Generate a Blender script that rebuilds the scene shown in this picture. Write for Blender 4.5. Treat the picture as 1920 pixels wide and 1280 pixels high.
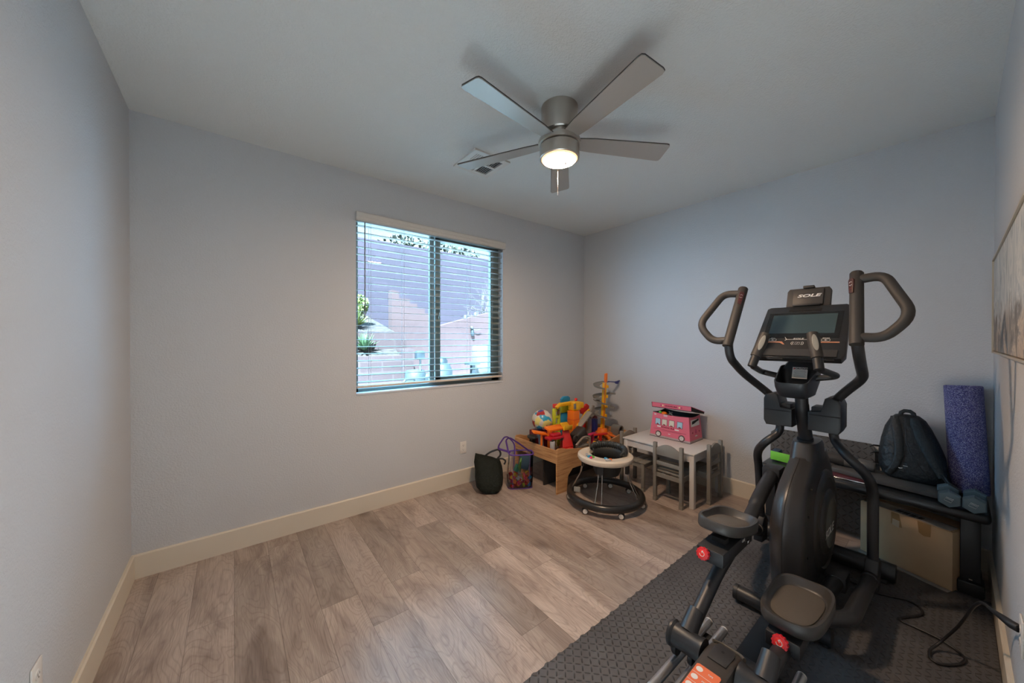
import bpy, bmesh, math, random
from math import sin, cos, pi, radians, sqrt
from mathutils import Vector, Matrix, Euler, noise as mnoise

for _o in list(bpy.data.objects):
    bpy.data.objects.remove(_o, do_unlink=True)
SC = bpy.context.scene
COL = SC.collection
random.seed(7)

# ------------------------------------------------------------------ camera
CAM = Vector((-3.56031, -2.98961, 1.40417))
YAW, PITCH, ROLL, FPX = 0.90056, -0.00541, 0.00046, 659.21673
cd = bpy.data.cameras.new('camera'); cam = bpy.data.objects.new('camera', cd); COL.objects.link(cam)
cam.location = CAM
cam.rotation_mode = 'XYZ'
cd.sensor_width = 36.0
cd.lens = FPX / 1920 * 36.0
cd.clip_start = 0.02
_f = Vector((cos(YAW) * cos(PITCH), sin(YAW) * cos(PITCH), sin(PITCH)))
_r = Vector((sin(YAW), -cos(YAW), 0)); _u = _r.cross(_f)
_r2 = _r * cos(ROLL) + _u * sin(ROLL); _u2 = -_r * sin(ROLL) + _u * cos(ROLL)
cam.rotation_euler = Matrix((_r2, _u2, -_f)).transposed().to_euler()
SC.camera = cam

# ------------------------------------------------------------------ world, sun, exposure
SC.view_settings.view_transform = 'Standard'
SC.view_settings.look = 'None'
SC.view_settings.gamma = 1.0
SC.view_settings.exposure = 0.45
SC.view_settings.use_curve_mapping = False
SC.cycles.max_bounces = 10
SC.cycles.diffuse_bounces = 6
SC.cycles.transparent_max_bounces = 12
SC.cycles.sample_clamp_indirect = 6.0
SC.cycles.caustics_reflective = False
SC.cycles.caustics_refractive = False

W = bpy.data.worlds.new('sky'); SC.world = W; W.use_nodes = True
_bg = W.node_tree.nodes['Background']
_bg.inputs[1].default_value = 13.0
_wt = W.node_tree; _tc = _wt.nodes.new('ShaderNodeTexCoord'); _sp = _wt.nodes.new('ShaderNodeSeparateXYZ'); _rp = _wt.nodes.new('ShaderNodeValToRGB')
_wt.links.new(_tc.outputs['Generated'], _sp.inputs[0]); _mp = _wt.nodes.new('ShaderNodeMapRange')
_mp.inputs[1].default_value = -1; _mp.inputs[2].default_value = 1; _wt.links.new(_sp.outputs[1], _mp.inputs[0]); _wt.links.new(_mp.outputs[0], _rp.inputs[0])
_rp.color_ramp.elements[0].position = 0.47; _rp.color_ramp.elements[0].color = (0.046, 0.052, 0.057, 1)     # house side: dim neutral
_rp.color_ramp.elements[1].position = 0.53; _rp.color_ramp.elements[1].color = (0.27, 0.64, 1.0, 1)      # garden side: open blue sky
_wt.links.new(_rp.outputs[0], _bg.inputs[0])

_sl = bpy.data.lights.new('sun', 'SUN'); _sl.energy = 115.0; _sl.angle = 0.02; _sl.color = (0.60, 0.84, 1.0)
sun = bpy.data.objects.new('sun', _sl); COL.objects.link(sun)
sun.rotation_euler = Vector((-0.45, -0.50, 0.95)).to_track_quat('Z', 'Y').to_euler()

_pl = bpy.data.lights.new('window_portal', 'AREA'); _pl.shape = 'RECTANGLE'; _pl.size = 1.46; _pl.size_y = 1.42
_pl.cycles.is_portal = True
portal = bpy.data.objects.new('window_portal', _pl); COL.objects.link(portal)
portal.location = (-2.05, 0.17, 1.69); portal.rotation_euler = (-pi / 2, 0, 0)

ROOM_W, ROOM_D, ROOM_H = 4.032, 3.131, 2.74
DX0, DX1, DZ = -3.985, -3.125, 2.06      # unseen doorway opening, added to let fill light in
_pd = bpy.data.lights.new('fill_opening_portal', 'AREA'); _pd.shape = 'RECTANGLE'; _pd.size = DX1 - DX0; _pd.size_y = DZ
_pd.cycles.is_portal = True
portal2 = bpy.data.objects.new('fill_opening_portal', _pd); COL.objects.link(portal2)
portal2.location = ((DX0 + DX1) / 2, -ROOM_D - 0.17, DZ / 2); portal2.rotation_euler = (pi / 2, 0, 0)

# ------------------------------------------------------------------ materials
_mats = {}
def mat(name, col, rough=0.6, metal=0.0, bump=None, spec=0.5, trans=0.0, alpha=1.0, var=None, coat=0.0, emit=None, sheen=0.0):
    if name in _mats: return _mats[name]
    m = bpy.data.materials.new(name); m.use_nodes = True
    nt = m.node_tree; b = nt.nodes['Principled BSDF']
    b.inputs['Base Color'].default_value = (*col, 1)
    b.inputs['Roughness'].default_value = rough
    b.inputs['Metallic'].default_value = metal
    b.inputs['Specular IOR Level'].default_value = spec
    b.inputs['Transmission Weight'].default_value = trans
    b.inputs['Alpha'].default_value = alpha
    b.inputs['Coat Weight'].default_value = coat
    b.inputs['Sheen Weight'].default_value = sheen
    if emit:
        b.inputs['Emission Color'].default_value = (*emit[0], 1); b.inputs['Emission Strength'].default_value = emit[1]
    if bump or var:
        tc = nt.nodes.new('ShaderNodeTexCoord')
    if bump:
        n = nt.nodes.new('ShaderNodeTexNoise'); n.inputs['Scale'].default_value = bump[0]; n.inputs['Detail'].default_value = 3
        bp = nt.nodes.new('ShaderNodeBump'); bp.inputs['Strength'].default_value = bump[1]; bp.inputs['Distance'].default_value = bump[2] if len(bump) > 2 else 0.002
        nt.links.new(tc.outputs['Object'], n.inputs['Vector']); nt.links.new(n.outputs['Fac'], bp.inputs['Height'])
        nt.links.new(bp.outputs['Normal'], b.inputs['Normal'])
    if var:
        n2 = nt.nodes.new('ShaderNodeTexNoise'); n2.inputs['Scale'].default_value = var[0]; n2.inputs['Detail'].default_value = 4
        r = nt.nodes.new('ShaderNodeValToRGB'); r.color_ramp.elements[0].position = 0.35; r.color_ramp.elements[1].position = 0.65
        r.color_ramp.elements[0].color = (*[c * (1 - var[1]) for c in col], 1); r.color_ramp.elements[1].color = (*[min(1, c * (1 + var[1])) for c in col], 1)
        nt.links.new(tc.outputs['Object'], n2.inputs['Vector']); nt.links.new(n2.outputs['Fac'], r.inputs['Fac']); nt.links.new(r.outputs['Color'], b.inputs['Base Color'])
    _mats[name] = m
    return m

class NT:
    """small helper to wire shader maths"""
    def __init__(s, m): s.m = m; s.nt = m.node_tree; s.b = s.nt.nodes['Principled BSDF']
    def n(s, t, **k):
        x = s.nt.nodes.new(t)
        for a, v in k.items(): setattr(x, a, v)
        return x
    def put(s, sock, v):
        if isinstance(v, (int, float)): sock.default_value = v
        elif isinstance(v, tuple): sock.default_value = v
        else: s.nt.links.new(v, sock)
    def math(s, op, a, b=0.0, c=None):
        x = s.n('ShaderNodeMath', operation=op); s.put(x.inputs[0], a); s.put(x.inputs[1], b)
        if c is not None: s.put(x.inputs[2], c)
        return x.outputs[0]
    def comb(s, x, y, z=0.0):
        c = s.n('ShaderNodeCombineXYZ'); s.put(c.inputs[0], x); s.put(c.inputs[1], y); s.put(c.inputs[2], z); return c.outputs[0]
    def obj(s):
        tc = s.n('ShaderNodeTexCoord'); sp = s.n('ShaderNodeSeparateXYZ'); s.nt.links.new(tc.outputs['Object'], sp.inputs[0]); return sp.outputs[0], sp.outputs[1], sp.outputs[2]
    def ramp(s, f, stops):
        r = s.n('ShaderNodeValToRGB'); s.put(r.inputs[0], f)
        e = r.color_ramp.elements
        while len(e) < len(stops): e.new(0.5)
        for i, (p, c) in enumerate(stops): e[i].position = p; e[i].color = (*c, 1)
        return r.outputs[0]
    def mix(s, f, a, b, blend='MIX'):
        x = s.n('ShaderNodeMix', data_type='RGBA', blend_type=blend); s.put(x.inputs[0], f); s.put(x.inputs[6], a); s.put(x.inputs[7], b); return x.outputs[2]
    def noise(s, vec, scale, detail=3.0, rough=0.5, dist=0.0, dims='3D'):
        x = s.n('ShaderNodeTexNoise', noise_dimensions=dims); s.put(x.inputs['Vector'], vec); x.inputs['Scale'].default_value = scale
        x.inputs['Detail'].default_value = detail; x.inputs['Roughness'].default_value = rough; x.inputs['Distortion'].default_value = dist; return x.outputs[0]
    def bump(s, h, strength, dist=0.002):
        x = s.n('ShaderNodeBump'); x.inputs['Strength'].default_value = strength; x.inputs['Distance'].default_value = dist
        s.put(x.inputs['Height'], h); s.nt.links.new(x.outputs[0], s.b.inputs['Normal'])

def wood_floor_mat():
    m = mat('vinyl_plank', (0.3, 0.22, 0.17), 0.34, spec=0.95); t = NT(m)
    x, y, z = t.obj()
    PW, PL = 0.178, 1.22
    u = t.math('DIVIDE', x, PW); row = t.math('FLOOR', u); fu = t.math('FRACT', u)
    wn = t.n('ShaderNodeTexWhiteNoise', noise_dimensions='1D'); t.put(wn.inputs['W'], row)
    v = t.math('ADD', t.math('DIVIDE', y, PL), wn.outputs[0]); cell = t.math('FLOOR', v); fv = t.math('FRACT', v)
    wn2 = t.n('ShaderNodeTexWhiteNoise', noise_dimensions='2D'); t.put(wn2.inputs['Vector'], t.comb(row, cell))
    rid = wn2.outputs[0]
    off = t.math('MULTIPLY', rid, 37.0)
    # broad figure: stretched along y, per plank offset
    vec = t.comb(t.math('MULTIPLY', x, 1.0), t.math('MULTIPLY', y, 0.22), off)
    big = t.noise(vec, 8.0, 4.0, 0.6, 0.8)
    rings = t.math('FRACT', t.math('MULTIPLY', t.noise(t.comb(x, t.math('MULTIPLY', y, 0.3), off), 5.0, 2.0, 0.5, 0.8), 22.0))
    ringl = t.math('ABSOLUTE', t.math('SUBTRACT', rings, 0.5))
    fine = t.noise(t.comb(x, t.math('MULTIPLY', y, 0.03), off), 260.0, 2.0, 0.6)
    col = t.ramp(big, [(0.28, (0.235, 0.180, 0.150)), (0.46, (0.375, 0.305, 0.262)), (0.60, (0.455, 0.385, 0.335)), (0.75, (0.51, 0.435, 0.385))])
    plank = t.ramp(rid, [(0.0, (0.74, 0.72, 0.70)), (0.5, (1.0, 0.98, 0.97)), (1.0, (1.16, 1.15, 1.14))])
    col = t.mix(1.0, col, plank, 'MULTIPLY')
    col = t.mix(0.80, col, t.ramp(ringl, [(0.0, (0.74, 0.71, 0.69)), (0.20, (1.0, 1.0, 1.0))]), 'MULTIPLY')
    col = t.mix(0.8, col, t.ramp(fine, [(0.36, (0.78, 0.76, 0.75)), (0.6, (1.06, 1.06, 1.06))]), 'MULTIPLY')
    # knots
    vo = t.n('ShaderNodeTexVoronoi', voronoi_dimensions='3D'); t.put(vo.inputs['Vector'], t.comb(x, t.math('MULTIPLY', y, 0.62), t.math('MULTIPLY', rid, 9.0))); vo.inputs['Scale'].default_value = 2.0
    kn = t.ramp(vo.outputs['Distance'], [(0.03, (0.36, 0.33, 0.31)), (0.12, (1, 1, 1))])
    col = t.mix(0.8, col, kn, 'MULTIPLY')
    # seams
    du = t.math('MULTIPLY', t.math('MINIMUM', fu, t.math('SUBTRACT', 1.0, fu)), PW)
    dv = t.math('MULTIPLY', t.math('MINIMUM', fv, t.math('SUBTRACT', 1.0, fv)), PL)
    d = t.math('MINIMUM', du, dv)
    seam = t.ramp(t.math('MULTIPLY', d, 250.0), [(0.15, (0.42, 0.40, 0.38)), (0.45, (1, 1, 1))])
    col = t.mix(0.85, col, seam, 'MULTIPLY')
    t.nt.links.new(col, t.b.inputs['Base Color'])
    rg = t.math('ADD', 0.24, t.math('MULTIPLY', fine, 0.14)); t.nt.links.new(rg, t.b.inputs['Roughness'])
    t.bump(t.math('ADD', t.math('MULTIPLY', fine, 0.35), t.math('MINIMUM', t.math('MULTIPLY', d, 600.0), 1.0)), 0.22, 0.001)
    return m

def diamond_mat(name, col, cell, strength, rough=0.55):
    m = mat(name, col, rough, spec=0.45); t = NT(m)
    x, y, z = t.obj()
    u = t.math('DIVIDE', x, cell); v = t.math('DIVIDE', y, cell)
    iu = t.math('FLOOR', u); iv = t.math('FLOOR', v)
    par = t.math('MODULO', t.math('ABSOLUTE', t.math('ADD', iu, iv)), 2.0)
    sg = t.math('SUBTRACT', t.math('MULTIPLY', par, 2.0), 1.0)
    fx = t.math('SUBTRACT', t.math('FRACT', u), 0.5); fy = t.math('MULTIPLY', t.math('SUBTRACT', t.math('FRACT', v), 0.5), sg)
    a = t.math('ADD', fx, fy); b = t.math('SUBTRACT', fx, fy)
    e = t.math('ADD', t.math('POWER', t.math('DIVIDE', t.math('ABSOLUTE', a), 0.64), 2.0), t.math('POWER', t.math('DIVIDE', t.math('ABSOLUTE', b), 0.16), 2.0))
    h = t.math('MAXIMUM', t.math('SUBTRACT', 1.0, e), 0.0); h = t.math('POWER', h, 0.6)
    g = t.noise(t.comb(x, y, z), 900.0, 2.0)
    t.bump(t.math('ADD', h, t.math('MULTIPLY', g, 0.05)), strength, 0.009)
    dust = t.noise(t.comb(x, y, z), 3.0, 4.0, 0.6)
    t.nt.links.new(t.ramp(dust, [(0.3, tuple(c * 0.8 for c in col)), (0.7, tuple(c * 1.3 for c in col))]), t.b.inputs['Base Color'])
    return m

def oak_mat():
    m = mat('oak_laminate', (0.5, 0.27, 0.12), 0.45); t = NT(m)
    x, y, z = t.obj()
    g = t.noise(t.comb(t.math('MULTIPLY', x, 1.0), t.math('MULTIPLY', y, 1.0), t.math('MULTIPLY', z, 14.0)), 4.0, 5.0, 0.6, 0.6)
    col = t.ramp(g, [(0.3, (0.30, 0.135, 0.050)), (0.5, (0.50, 0.265, 0.115)), (0.72, (0.62, 0.37, 0.18))])
    t.nt.links.new(col, t.b.inputs['Base Color'])
    return m

def block_mat(name, c1, c2, mortar, bw, bh, ms=0.012):
    m = mat(name, c1, 0.9, spec=0.2); t = NT(m)
    x, y, z = t.obj()
    br = t.n('ShaderNodeTexBrick'); t.put(br.inputs['Vector'], t.comb(x, z, 0.0))
    br.inputs['Color1'].default_value = (*c1, 1); br.inputs['Color2'].default_value = (*c2, 1); br.inputs['Mortar'].default_value = (*mortar, 1)
    br.inputs['Scale'].default_value = 1.0; br.inputs['Brick Width'].default_value = bw; br.inputs['Row Height'].default_value = bh; br.inputs['Mortar Size'].default_value = ms
    t.nt.links.new(br.outputs['Color'], t.b.inputs['Base Color'])
    return m

def speckle_mat(name, cols, scale, rough=0.9, bump=0.5):
    m = mat(name, cols[0], rough, spec=0.2); t = NT(m)
    tc = t.n('ShaderNodeTexCoord'); vo = t.n('ShaderNodeTexVoronoi'); t.put(vo.inputs['Vector'], tc.outputs['Object']); vo.inputs['Scale'].default_value = scale
    sp = t.n('ShaderNodeSeparateColor'); t.put(sp.inputs[0], vo.outputs['Color'])
    n = len(cols)
    t.nt.links.new(t.ramp(sp.outputs[0], [(i / max(1, n - 1), c) for i, c in enumerate(cols)]), t.b.inputs['Base Color'])
    t.bump(vo.outputs['Distance'], bump, 0.01)
    return m

def paint_wall(name, col, bump=0.35):
    m = mat(name, col, 0.75, spec=0.25); t = NT(m)
    tc = t.n('ShaderNodeTexCoord')
    n1 = t.noise(tc.outputs['Object'], 95.0, 3.0, 0.5, 0.4)
    t.bump(t.ramp(n1, [(0.40, (0, 0, 0)), (0.62, (1, 1, 1))]), bump, 0.0025)
    return m

def art_mat():
    m = mat('canvas_paint', (0.5, 0.5, 0.5), 0.55); t = NT(m)
    x, y, z = t.obj()
    w = t.noise(t.comb(t.math('MULTIPLY', x, 2.2), 0.0, t.math('MULTIPLY', z, 0.9)), 2.6, 6.0, 0.62, 2.2)
    up = t.ramp(w, [(0.30, (0.17, 0.21, 0.25)), (0.42, (0.36, 0.42, 0.46)), (0.50, (0.58, 0.60, 0.60)), (0.58, (0.34, 0.40, 0.45)), (0.72, (0.52, 0.50, 0.46))])
    w2 = t.noise(t.comb(x, 3.0, t.math('MULTIPLY', z, 1.1)), 5.0, 5.0, 0.6, 1.6)
    lo = t.ramp(w2, [(0.35, (0.13, 0.125, 0.12)), (0.48, (0.22, 0.21, 0.20)), (0.56, (0.50, 0.42, 0.34)), (0.66, (0.27, 0.23, 0.21))])
    edge = t.math('ADD', t.math('MULTIPLY', t.math('SUBTRACT', z, 0.13), 14.0), t.math('MULTIPLY', t.math('SUBTRACT', w2, 0.5), 5.0))
    edge = t.math('MINIMUM', t.math('MAXIMUM', edge, 0.0), 1.0)
    t.nt.links.new(t.mix(edge, lo, up), t.b.inputs['Base Color'])
    t.bump(w, 0.3, 0.002)
    return m

def glass_mat(name='window_glass', tint=(0.86, 0.95, 0.97), r=0.08, haze=0.0):
    m = bpy.data.materials.new(name); m.use_nodes = True; nt = m.node_tree
    nt.nodes.remove(nt.nodes['Principled BSDF']); out = nt.nodes['Material Output']
    tr = nt.nodes.new('ShaderNodeBsdfTransparent'); tr.inputs[0].default_value = (*tint, 1)
    gl = nt.nodes.new('ShaderNodeBsdfGlossy'); gl.inputs['Roughness'].default_value = 0.02
    lw = nt.nodes.new('ShaderNodeFresnel'); lw.inputs[0].default_value = 1.45
    mx = nt.nodes.new('ShaderNodeMixShader'); nt.links.new(lw.outputs[0], mx.inputs[0]); nt.links.new(tr.outputs[0], mx.inputs[1]); nt.links.new(gl.outputs[0], mx.inputs[2])
    nt.links.new(mx.outputs[0], out.inputs[0])
    return m

M_WALL = paint_wall('grey_wall_paint', (0.545, 0.56, 0.58))
M_CEIL = paint_wall('ceiling_paint', (0.76, 0.78, 0.765), 0.5)
M_TRIM = mat('cream_trim_paint', (0.66, 0.60, 0.50), 0.4, spec=0.4)
M_FLOOR = wood_floor_mat()
M_MAT = diamond_mat('foam_diamond_plate', (0.075, 0.073, 0.075), 0.026, 1.0, 0.45)
M_TILE = diamond_mat('foam_diamond_plate_brown', (0.085, 0.077, 0.070), 0.034, 1.0, 0.5)
M_OAK = oak_mat()
M_GLASS = glass_mat()
M_NICKEL = mat('brushed_nickel', (0.50, 0.46, 0.41), 0.34, 0.9)
M_BLADE = mat('fan_blade_silver', (0.40, 0.38, 0.35), 0.38, 0.35)
M_BLADETOP = mat('fan_blade_edge', (0.03, 0.028, 0.026), 0.5)
M_BLK = mat('black_metal_paint', (0.020, 0.021, 0.023), 0.42, spec=0.5, bump=(700, 0.15, 0.0004))
M_GRIP = mat('grip_rubber', (0.036, 0.033, 0.030), 0.6, bump=(900, 0.3, 0.0004))
M_SHROUD = mat('shroud_plastic', (0.034, 0.033, 0.033), 0.36, spec=0.5, bump=(1200, 0.12, 0.0003))
M_BLKPL = mat('black_plastic', (0.014, 0.015, 0.017), 0.5)
M_DARK = mat('dark_gap', (0.006, 0.006, 0.006), 0.8)
M_SILVER = mat('satin_aluminium', (0.55, 0.55, 0.56), 0.35, 0.85)
M_CHROME = mat('chrome', (0.75, 0.75, 0.76), 0.15, 1.0)
M_WHITE = mat('white_print', (0.75, 0.74, 0.72), 0.6)
M_WHITEPL = mat('white_plastic', (0.72, 0.70, 0.66), 0.4)
M_RED = mat('red_knob_plastic', (0.62, 0.02, 0.03), 0.35)
M_ORANGE = mat('orange_label', (0.75, 0.16, 0.06), 0.5)

# ------------------------------------------------------------------ geometry helpers
def V(*a): return Vector(a)

class MB:
    def __init__(s): s.bm = bmesh.new()
    def _add(s, bm2, mtx=None):
        if mtx is not None: bmesh.ops.transform(bm2, matrix=mtx, verts=bm2.verts)
        me = bpy.data.meshes.new('tmp'); bm2.to_mesh(me); bm2.free(); s.bm.from_mesh(me); bpy.data.meshes.remove(me); return s
    def box(s, c, size, rot=(0, 0, 0), bev=0.0, seg=2, taper=None):
        b = bmesh.new(); bmesh.ops.create_cube(b, size=1.0)
        bmesh.ops.scale(b, vec=size, verts=b.verts)
        if taper:
            for v in b.verts:
                if v.co.z > 0: v.co.x *= taper[0]; v.co.y *= taper[1]
        if bev: bmesh.ops.bevel(b, geom=b.edges[:], offset=min(bev, min(size) * 0.48), segments=seg, affect='EDGES', profile=0.5)
        R = Euler(rot).to_matrix().to_4x4() if not isinstance(rot, Matrix) else rot.to_4x4()
        return s._add(b, Matrix.Translation(c) @ R)
    def bx(s, x0, x1, y0, y1, z0, z1, bev=0.0, seg=2):
        return s.box(((x0 + x1) / 2, (y0 + y1) / 2, (z0 + z1) / 2), (abs(x1 - x0), abs(y1 - y0), abs(z1 - z0)), bev=bev, seg=seg)
    def cyl(s, p0, p1, r0, r1=None, n=24, bev=0.0):
        p0, p1 = Vector(p0), Vector(p1); r1 = r0 if r1 is None else r1
        prof = [(0, 0)] if 0 else None
        L = (p1 - p0).length
        if bev: pts = [(0, 0), (r0 - bev, 0), (r0 - bev * 0.3, bev * 0.3), (r0, bev), (r1, L - bev), (r1 - bev * 0.3, L - bev * 0.3), (r1 - bev, L), (0, L)]
        else: pts = [(0, 0), (r0, 0), (r1, L), (0, L)]
        return s.lathe(pts, p0, p1 - p0, n)
    def lathe(s, pts, org=(0, 0, 0), axis=(0, 0, 1), n=32):
        b = bmesh.new(); rings = []
        for r, h in pts:
            if r < 1e-6: rings.append([b.verts.new((0, 0, h))])
            else: rings.append([b.verts.new((r * cos(2 * pi * i / n), r * sin(2 * pi * i / n), h)) for i in range(n)])
        for A, B in zip(rings, rings[1:]):
            if len(A) == 1 and len(B) == 1: continue
            for i in range(n):
                j = (i + 1) % n
                if len(A) == 1: b.faces.new((A[0], B[j], B[i]))
                elif len(B) == 1: b.faces.new((A[i], A[j], B[0]))
                else: b.faces.new((A[i], A[j], B[j], B[i]))
        q = Vector(axis).to_track_quat('Z', 'Y').to_matrix().to_4x4()
        bmesh.ops.recalc_face_normals(b, faces=b.faces)
        return s._add(b, Matrix.Translation(org) @ q)
    def tube(s, path, r, n=14, closed=False, fil=0.0, caps=True, flat=1.0):
        P = [Vector(p) for p in path]; R = list(r) if isinstance(r, (list, tuple)) else [r] * len(P)
        if fil and not closed: P, R = fillet(P, R, fil)
        N = len(P); b = bmesh.new(); rings = []
        T = []
        for i in range(N):
            if closed: t = P[(i + 1) % N] - P[i - 1]
            else: t = P[min(i + 1, N - 1)] - P[max(i - 1, 0)]
            T.append(t.normalized())
        up = Vector((0, 0, 1)) if abs(T[0].z) < 0.9 else Vector((1, 0, 0))
        nrm = (up - T[0] * up.dot(T[0])).normalized()
        for i in range(N):
            nrm = (nrm - T[i] * nrm.dot(T[i])).normalized(); bi = T[i].cross(nrm)
            rings.append([b.verts.new(P[i] + (nrm * cos(2 * pi * k / n) + bi * sin(2 * pi * k / n) * flat) * R[i]) for k in range(n)])
        for i in range(N if closed else N - 1):
            A, B = rings[i], rings[(i + 1) % N]
            for k in range(n):
                l = (k + 1) % n; b.faces.new((A[k], A[l], B[l], B[k]))
        if not closed and caps:
            b.faces.new(rings[0][::-1]); b.faces.new(rings[-1])
        bmesh.ops.recalc_face_normals(b, faces=b.faces)
        return s._add(b)
    def sphere(s, c, r, sc=(1, 1, 1), n=20, rot=None):
        b = bmesh.new(); bmesh.ops.create_uvsphere(b, u_segments=n, v_segments=max(6, n // 2), radius=r)
        bmesh.ops.scale(b, vec=sc, verts=b.verts)
        R = Euler(rot).to_matrix().to_4x4() if rot else Matrix()
        return s._add(b, Matrix.Translation(c) @ R)
    def prism(s, pts, d0, d1, plane='xz', bev=0.0, seg=2, mtx=None):
        """pts 2D outline; plane 'xz' extrudes along y, 'xy' along z, 'yz' along x"""
        b = bmesh.new()
        def mk(a, c, d): return {'xz': (a, d, c), 'xy': (a, c, d), 'yz': (d, a, c)}[plane]
        A = [b.verts.new(mk(p[0], p[1], d0)) for p in pts]; B = [b.verts.new(mk(p[0], p[1], d1)) for p in pts]
        n = len(pts)
        fa = b.faces.new(A); fb = b.faces.new(B[::-1])
        for i in range(n): b.faces.new((A[i], A[(i + 1) % n], B[(i + 1) % n], B[i]))
        bmesh.ops.recalc_face_normals(b, faces=b.faces)
        if bev:
            es = [e for e in b.edges if (fa in e.link_faces or fb in e.link_faces)]
            bmesh.ops.bevel(b, geom=es, offset=bev, segments=seg, affect='EDGES', profile=0.5)
        return s._add(b, mtx)
    def loft(s, rings, caps=True, closed=True):
        b = bmesh.new(); Rg = [[b.verts.new(p) for p in r] for r in rings]; n = len(rings[0])
        for A, B in zip(Rg, Rg[1:]):
            for i in range(n if closed else n - 1):
                j = (i + 1) % n; b.faces.new((A[i], A[j], B[j], B[i]))
        if caps and closed: b.faces.new(Rg[0][::-1]); b.faces.new(Rg[-1])
        bmesh.ops.recalc_face_normals(b, faces=b.faces)
        return s._add(b)
    def quad(s, pts):
        s.bm.faces.new([s.bm.verts.new(p) for p in pts]); return s
    def xf(s, m): bmesh.ops.transform(s.bm, matrix=m, verts=s.bm.verts); return s
    def build(s, name, m, parent=None, smooth=True, ang=38, solid=0.0, sub=0):
        if solid:
            for f in s.bm.faces: f.normal_update()
        for f in s.bm.faces: f.smooth = smooth
        if smooth:
            s.bm.normal_update()
            for e in s.bm.edges:
                if len(e.link_faces) == 2:
                    try: e.smooth = e.calc_face_angle(0) < radians(ang)
                    except Exception: pass
        me = bpy.data.meshes.new(name); s.bm.to_mesh(me); s.bm.free(); me.materials.append(m)
        o = bpy.data.objects.new(name, me); COL.objects.link(o)
        if parent: attach(o, parent)
        if solid:
            md = o.modifiers.new('thickness', 'SOLIDIFY'); md.thickness = solid; md.offset = 0
        if sub:
            md = o.modifiers.new('smooth', 'SUBSURF'); md.levels = sub; md.render_levels = sub
        return o

def fillet(P, R, f, k=6):
    oP, oR = [P[0]], [R[0]]
    for i in range(1, len(P) - 1):
        a, b, c = P[i - 1], P[i], P[i + 1]
        d1 = (a - b); d2 = (c - b); l = min(f, d1.length * 0.48, d2.length * 0.48)
        p, q = b + d1.normalized() * l, b + d2.normalized() * l
        for j in range(k + 1):
            t = j / k; oP.append(p * (1 - t) ** 2 + b * 2 * t * (1 - t) + q * t * t); oR.append(R[i])
    oP.append(P[-1]); oR.append(R[-1]); return oP, oR

def attach(o, parent):
    o.parent = parent
    root = parent
    o.matrix_parent_inverse = world_of(parent).inverted()

def world_of(o):
    m = Matrix.LocRotScale(o.location, o.rotation_euler, o.scale)
    if o.parent: m = world_of(o.parent) @ o.matrix_parent_inverse @ m
    return m

def tag(o, label, cat=None, group=None, kind=None):
    o['label'] = label
    if cat: o['category'] = cat
    if group: o['group'] = group
    if kind: o['kind'] = kind
    return o

def thing(name, label, cat, loc=(0, 0, 0), group=None):
    o = bpy.data.objects.new(name, None); COL.objects.link(o); o.location = loc; o.empty_display_size = 0.05
    return tag(o, label, cat, group)

def struct(name, mb, m, parent=None, **k):
    o = mb.build(name, m, parent, **k)
    if not parent: o['kind'] = 'structure'
    return o

def copy_tree(root, loc, rotz=0.0, label=None):
    def cp(o, par):
        c = o.copy(); COL.objects.link(c)
        if par: c.parent = par
        for ch in [x for x in bpy.data.objects if x.parent == o and x is not c]:
            cp(ch, c)
        return c
    r = cp(root, None); r.location = loc; r.rotation_euler = (0, 0, rotz)
    if label: r['label'] = label
    return r

def text_obj(name, s, size, mtx, m, parent=None, ext=0.0006, shear=0.0, sx=1.0, bold=0.0, spacing=1.0):
    cu = bpy.data.curves.new(name, 'FONT'); cu.body = s; cu.size = size; cu.align_x = 'CENTER'; cu.align_y = 'CENTER'
    cu.extrude = ext; cu.shear = shear; cu.offset = bold; cu.space_character = spacing; cu.resolution_u = 3
    t = bpy.data.objects.new(name, cu); COL.objects.link(t)
    bpy.context.view_layer.update()
    dg = bpy.context.evaluated_depsgraph_get()
    me = bpy.data.meshes.new_from_object(t.evaluated_get(dg))
    bpy.data.objects.remove(t, do_unlink=True)
    me.transform(mtx @ Matrix.Diagonal((sx, 1, 1, 1)))
    me.materials.clear(); me.materials.append(m); me.name = name
    o = bpy.data.objects.new(name, me); COL.objects.link(o)
    if parent: attach(o, parent)
    return o

def frame(org, xdir, ydir):
    """matrix whose local x,y run along xdir,ydir at org"""
    x = Vector(xdir).normalized(); y = Vector(ydir); y = (y - x * x.dot(y)).normalized(); z = x.cross(y)
    m = Matrix((x, y, z)).transposed().to_4x4(); m.translation = Vector(org); return m

# ================================================================== ROOM SHELL
Wd, D, H = ROOM_W, ROOM_D, ROOM_H
WX0, WX1, WZ0, WZ1 = -2.787, -1.315, 0.965, 2.415
TH = 0.16
struct('floor', MB().bx(-Wd - TH, TH, -D - TH, TH, -0.1, 0), M_FLOOR)
struct('ceiling', MB().bx(-Wd - TH, TH, -D - TH, TH, H, H + 0.12), M_CEIL)
wb = MB()
wb.bx(-Wd - TH, WX0, 0, TH, 0, H).bx(WX1, TH, 0, TH, 0, H).bx(WX0, WX1, 0, TH, 0, WZ0).bx(WX0, WX1, 0, TH, WZ1, H)
struct('wall_window_side', wb, M_WALL, smooth=False)
struct('wall_back', MB().bx(0, TH, -D, 0, 0, H), M_WALL)
struct('wall_left', MB().bx(-Wd - TH, -Wd, -D, 0, 0, H), M_WALL)
struct('wall_right', MB().bx(-Wd - TH, DX0, -D - TH, -D, 0, H).bx(DX1, TH, -D - TH, -D, 0, H).bx(DX0, DX1, -D - TH, -D, DZ, H), M_WALL, smooth=False)

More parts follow.
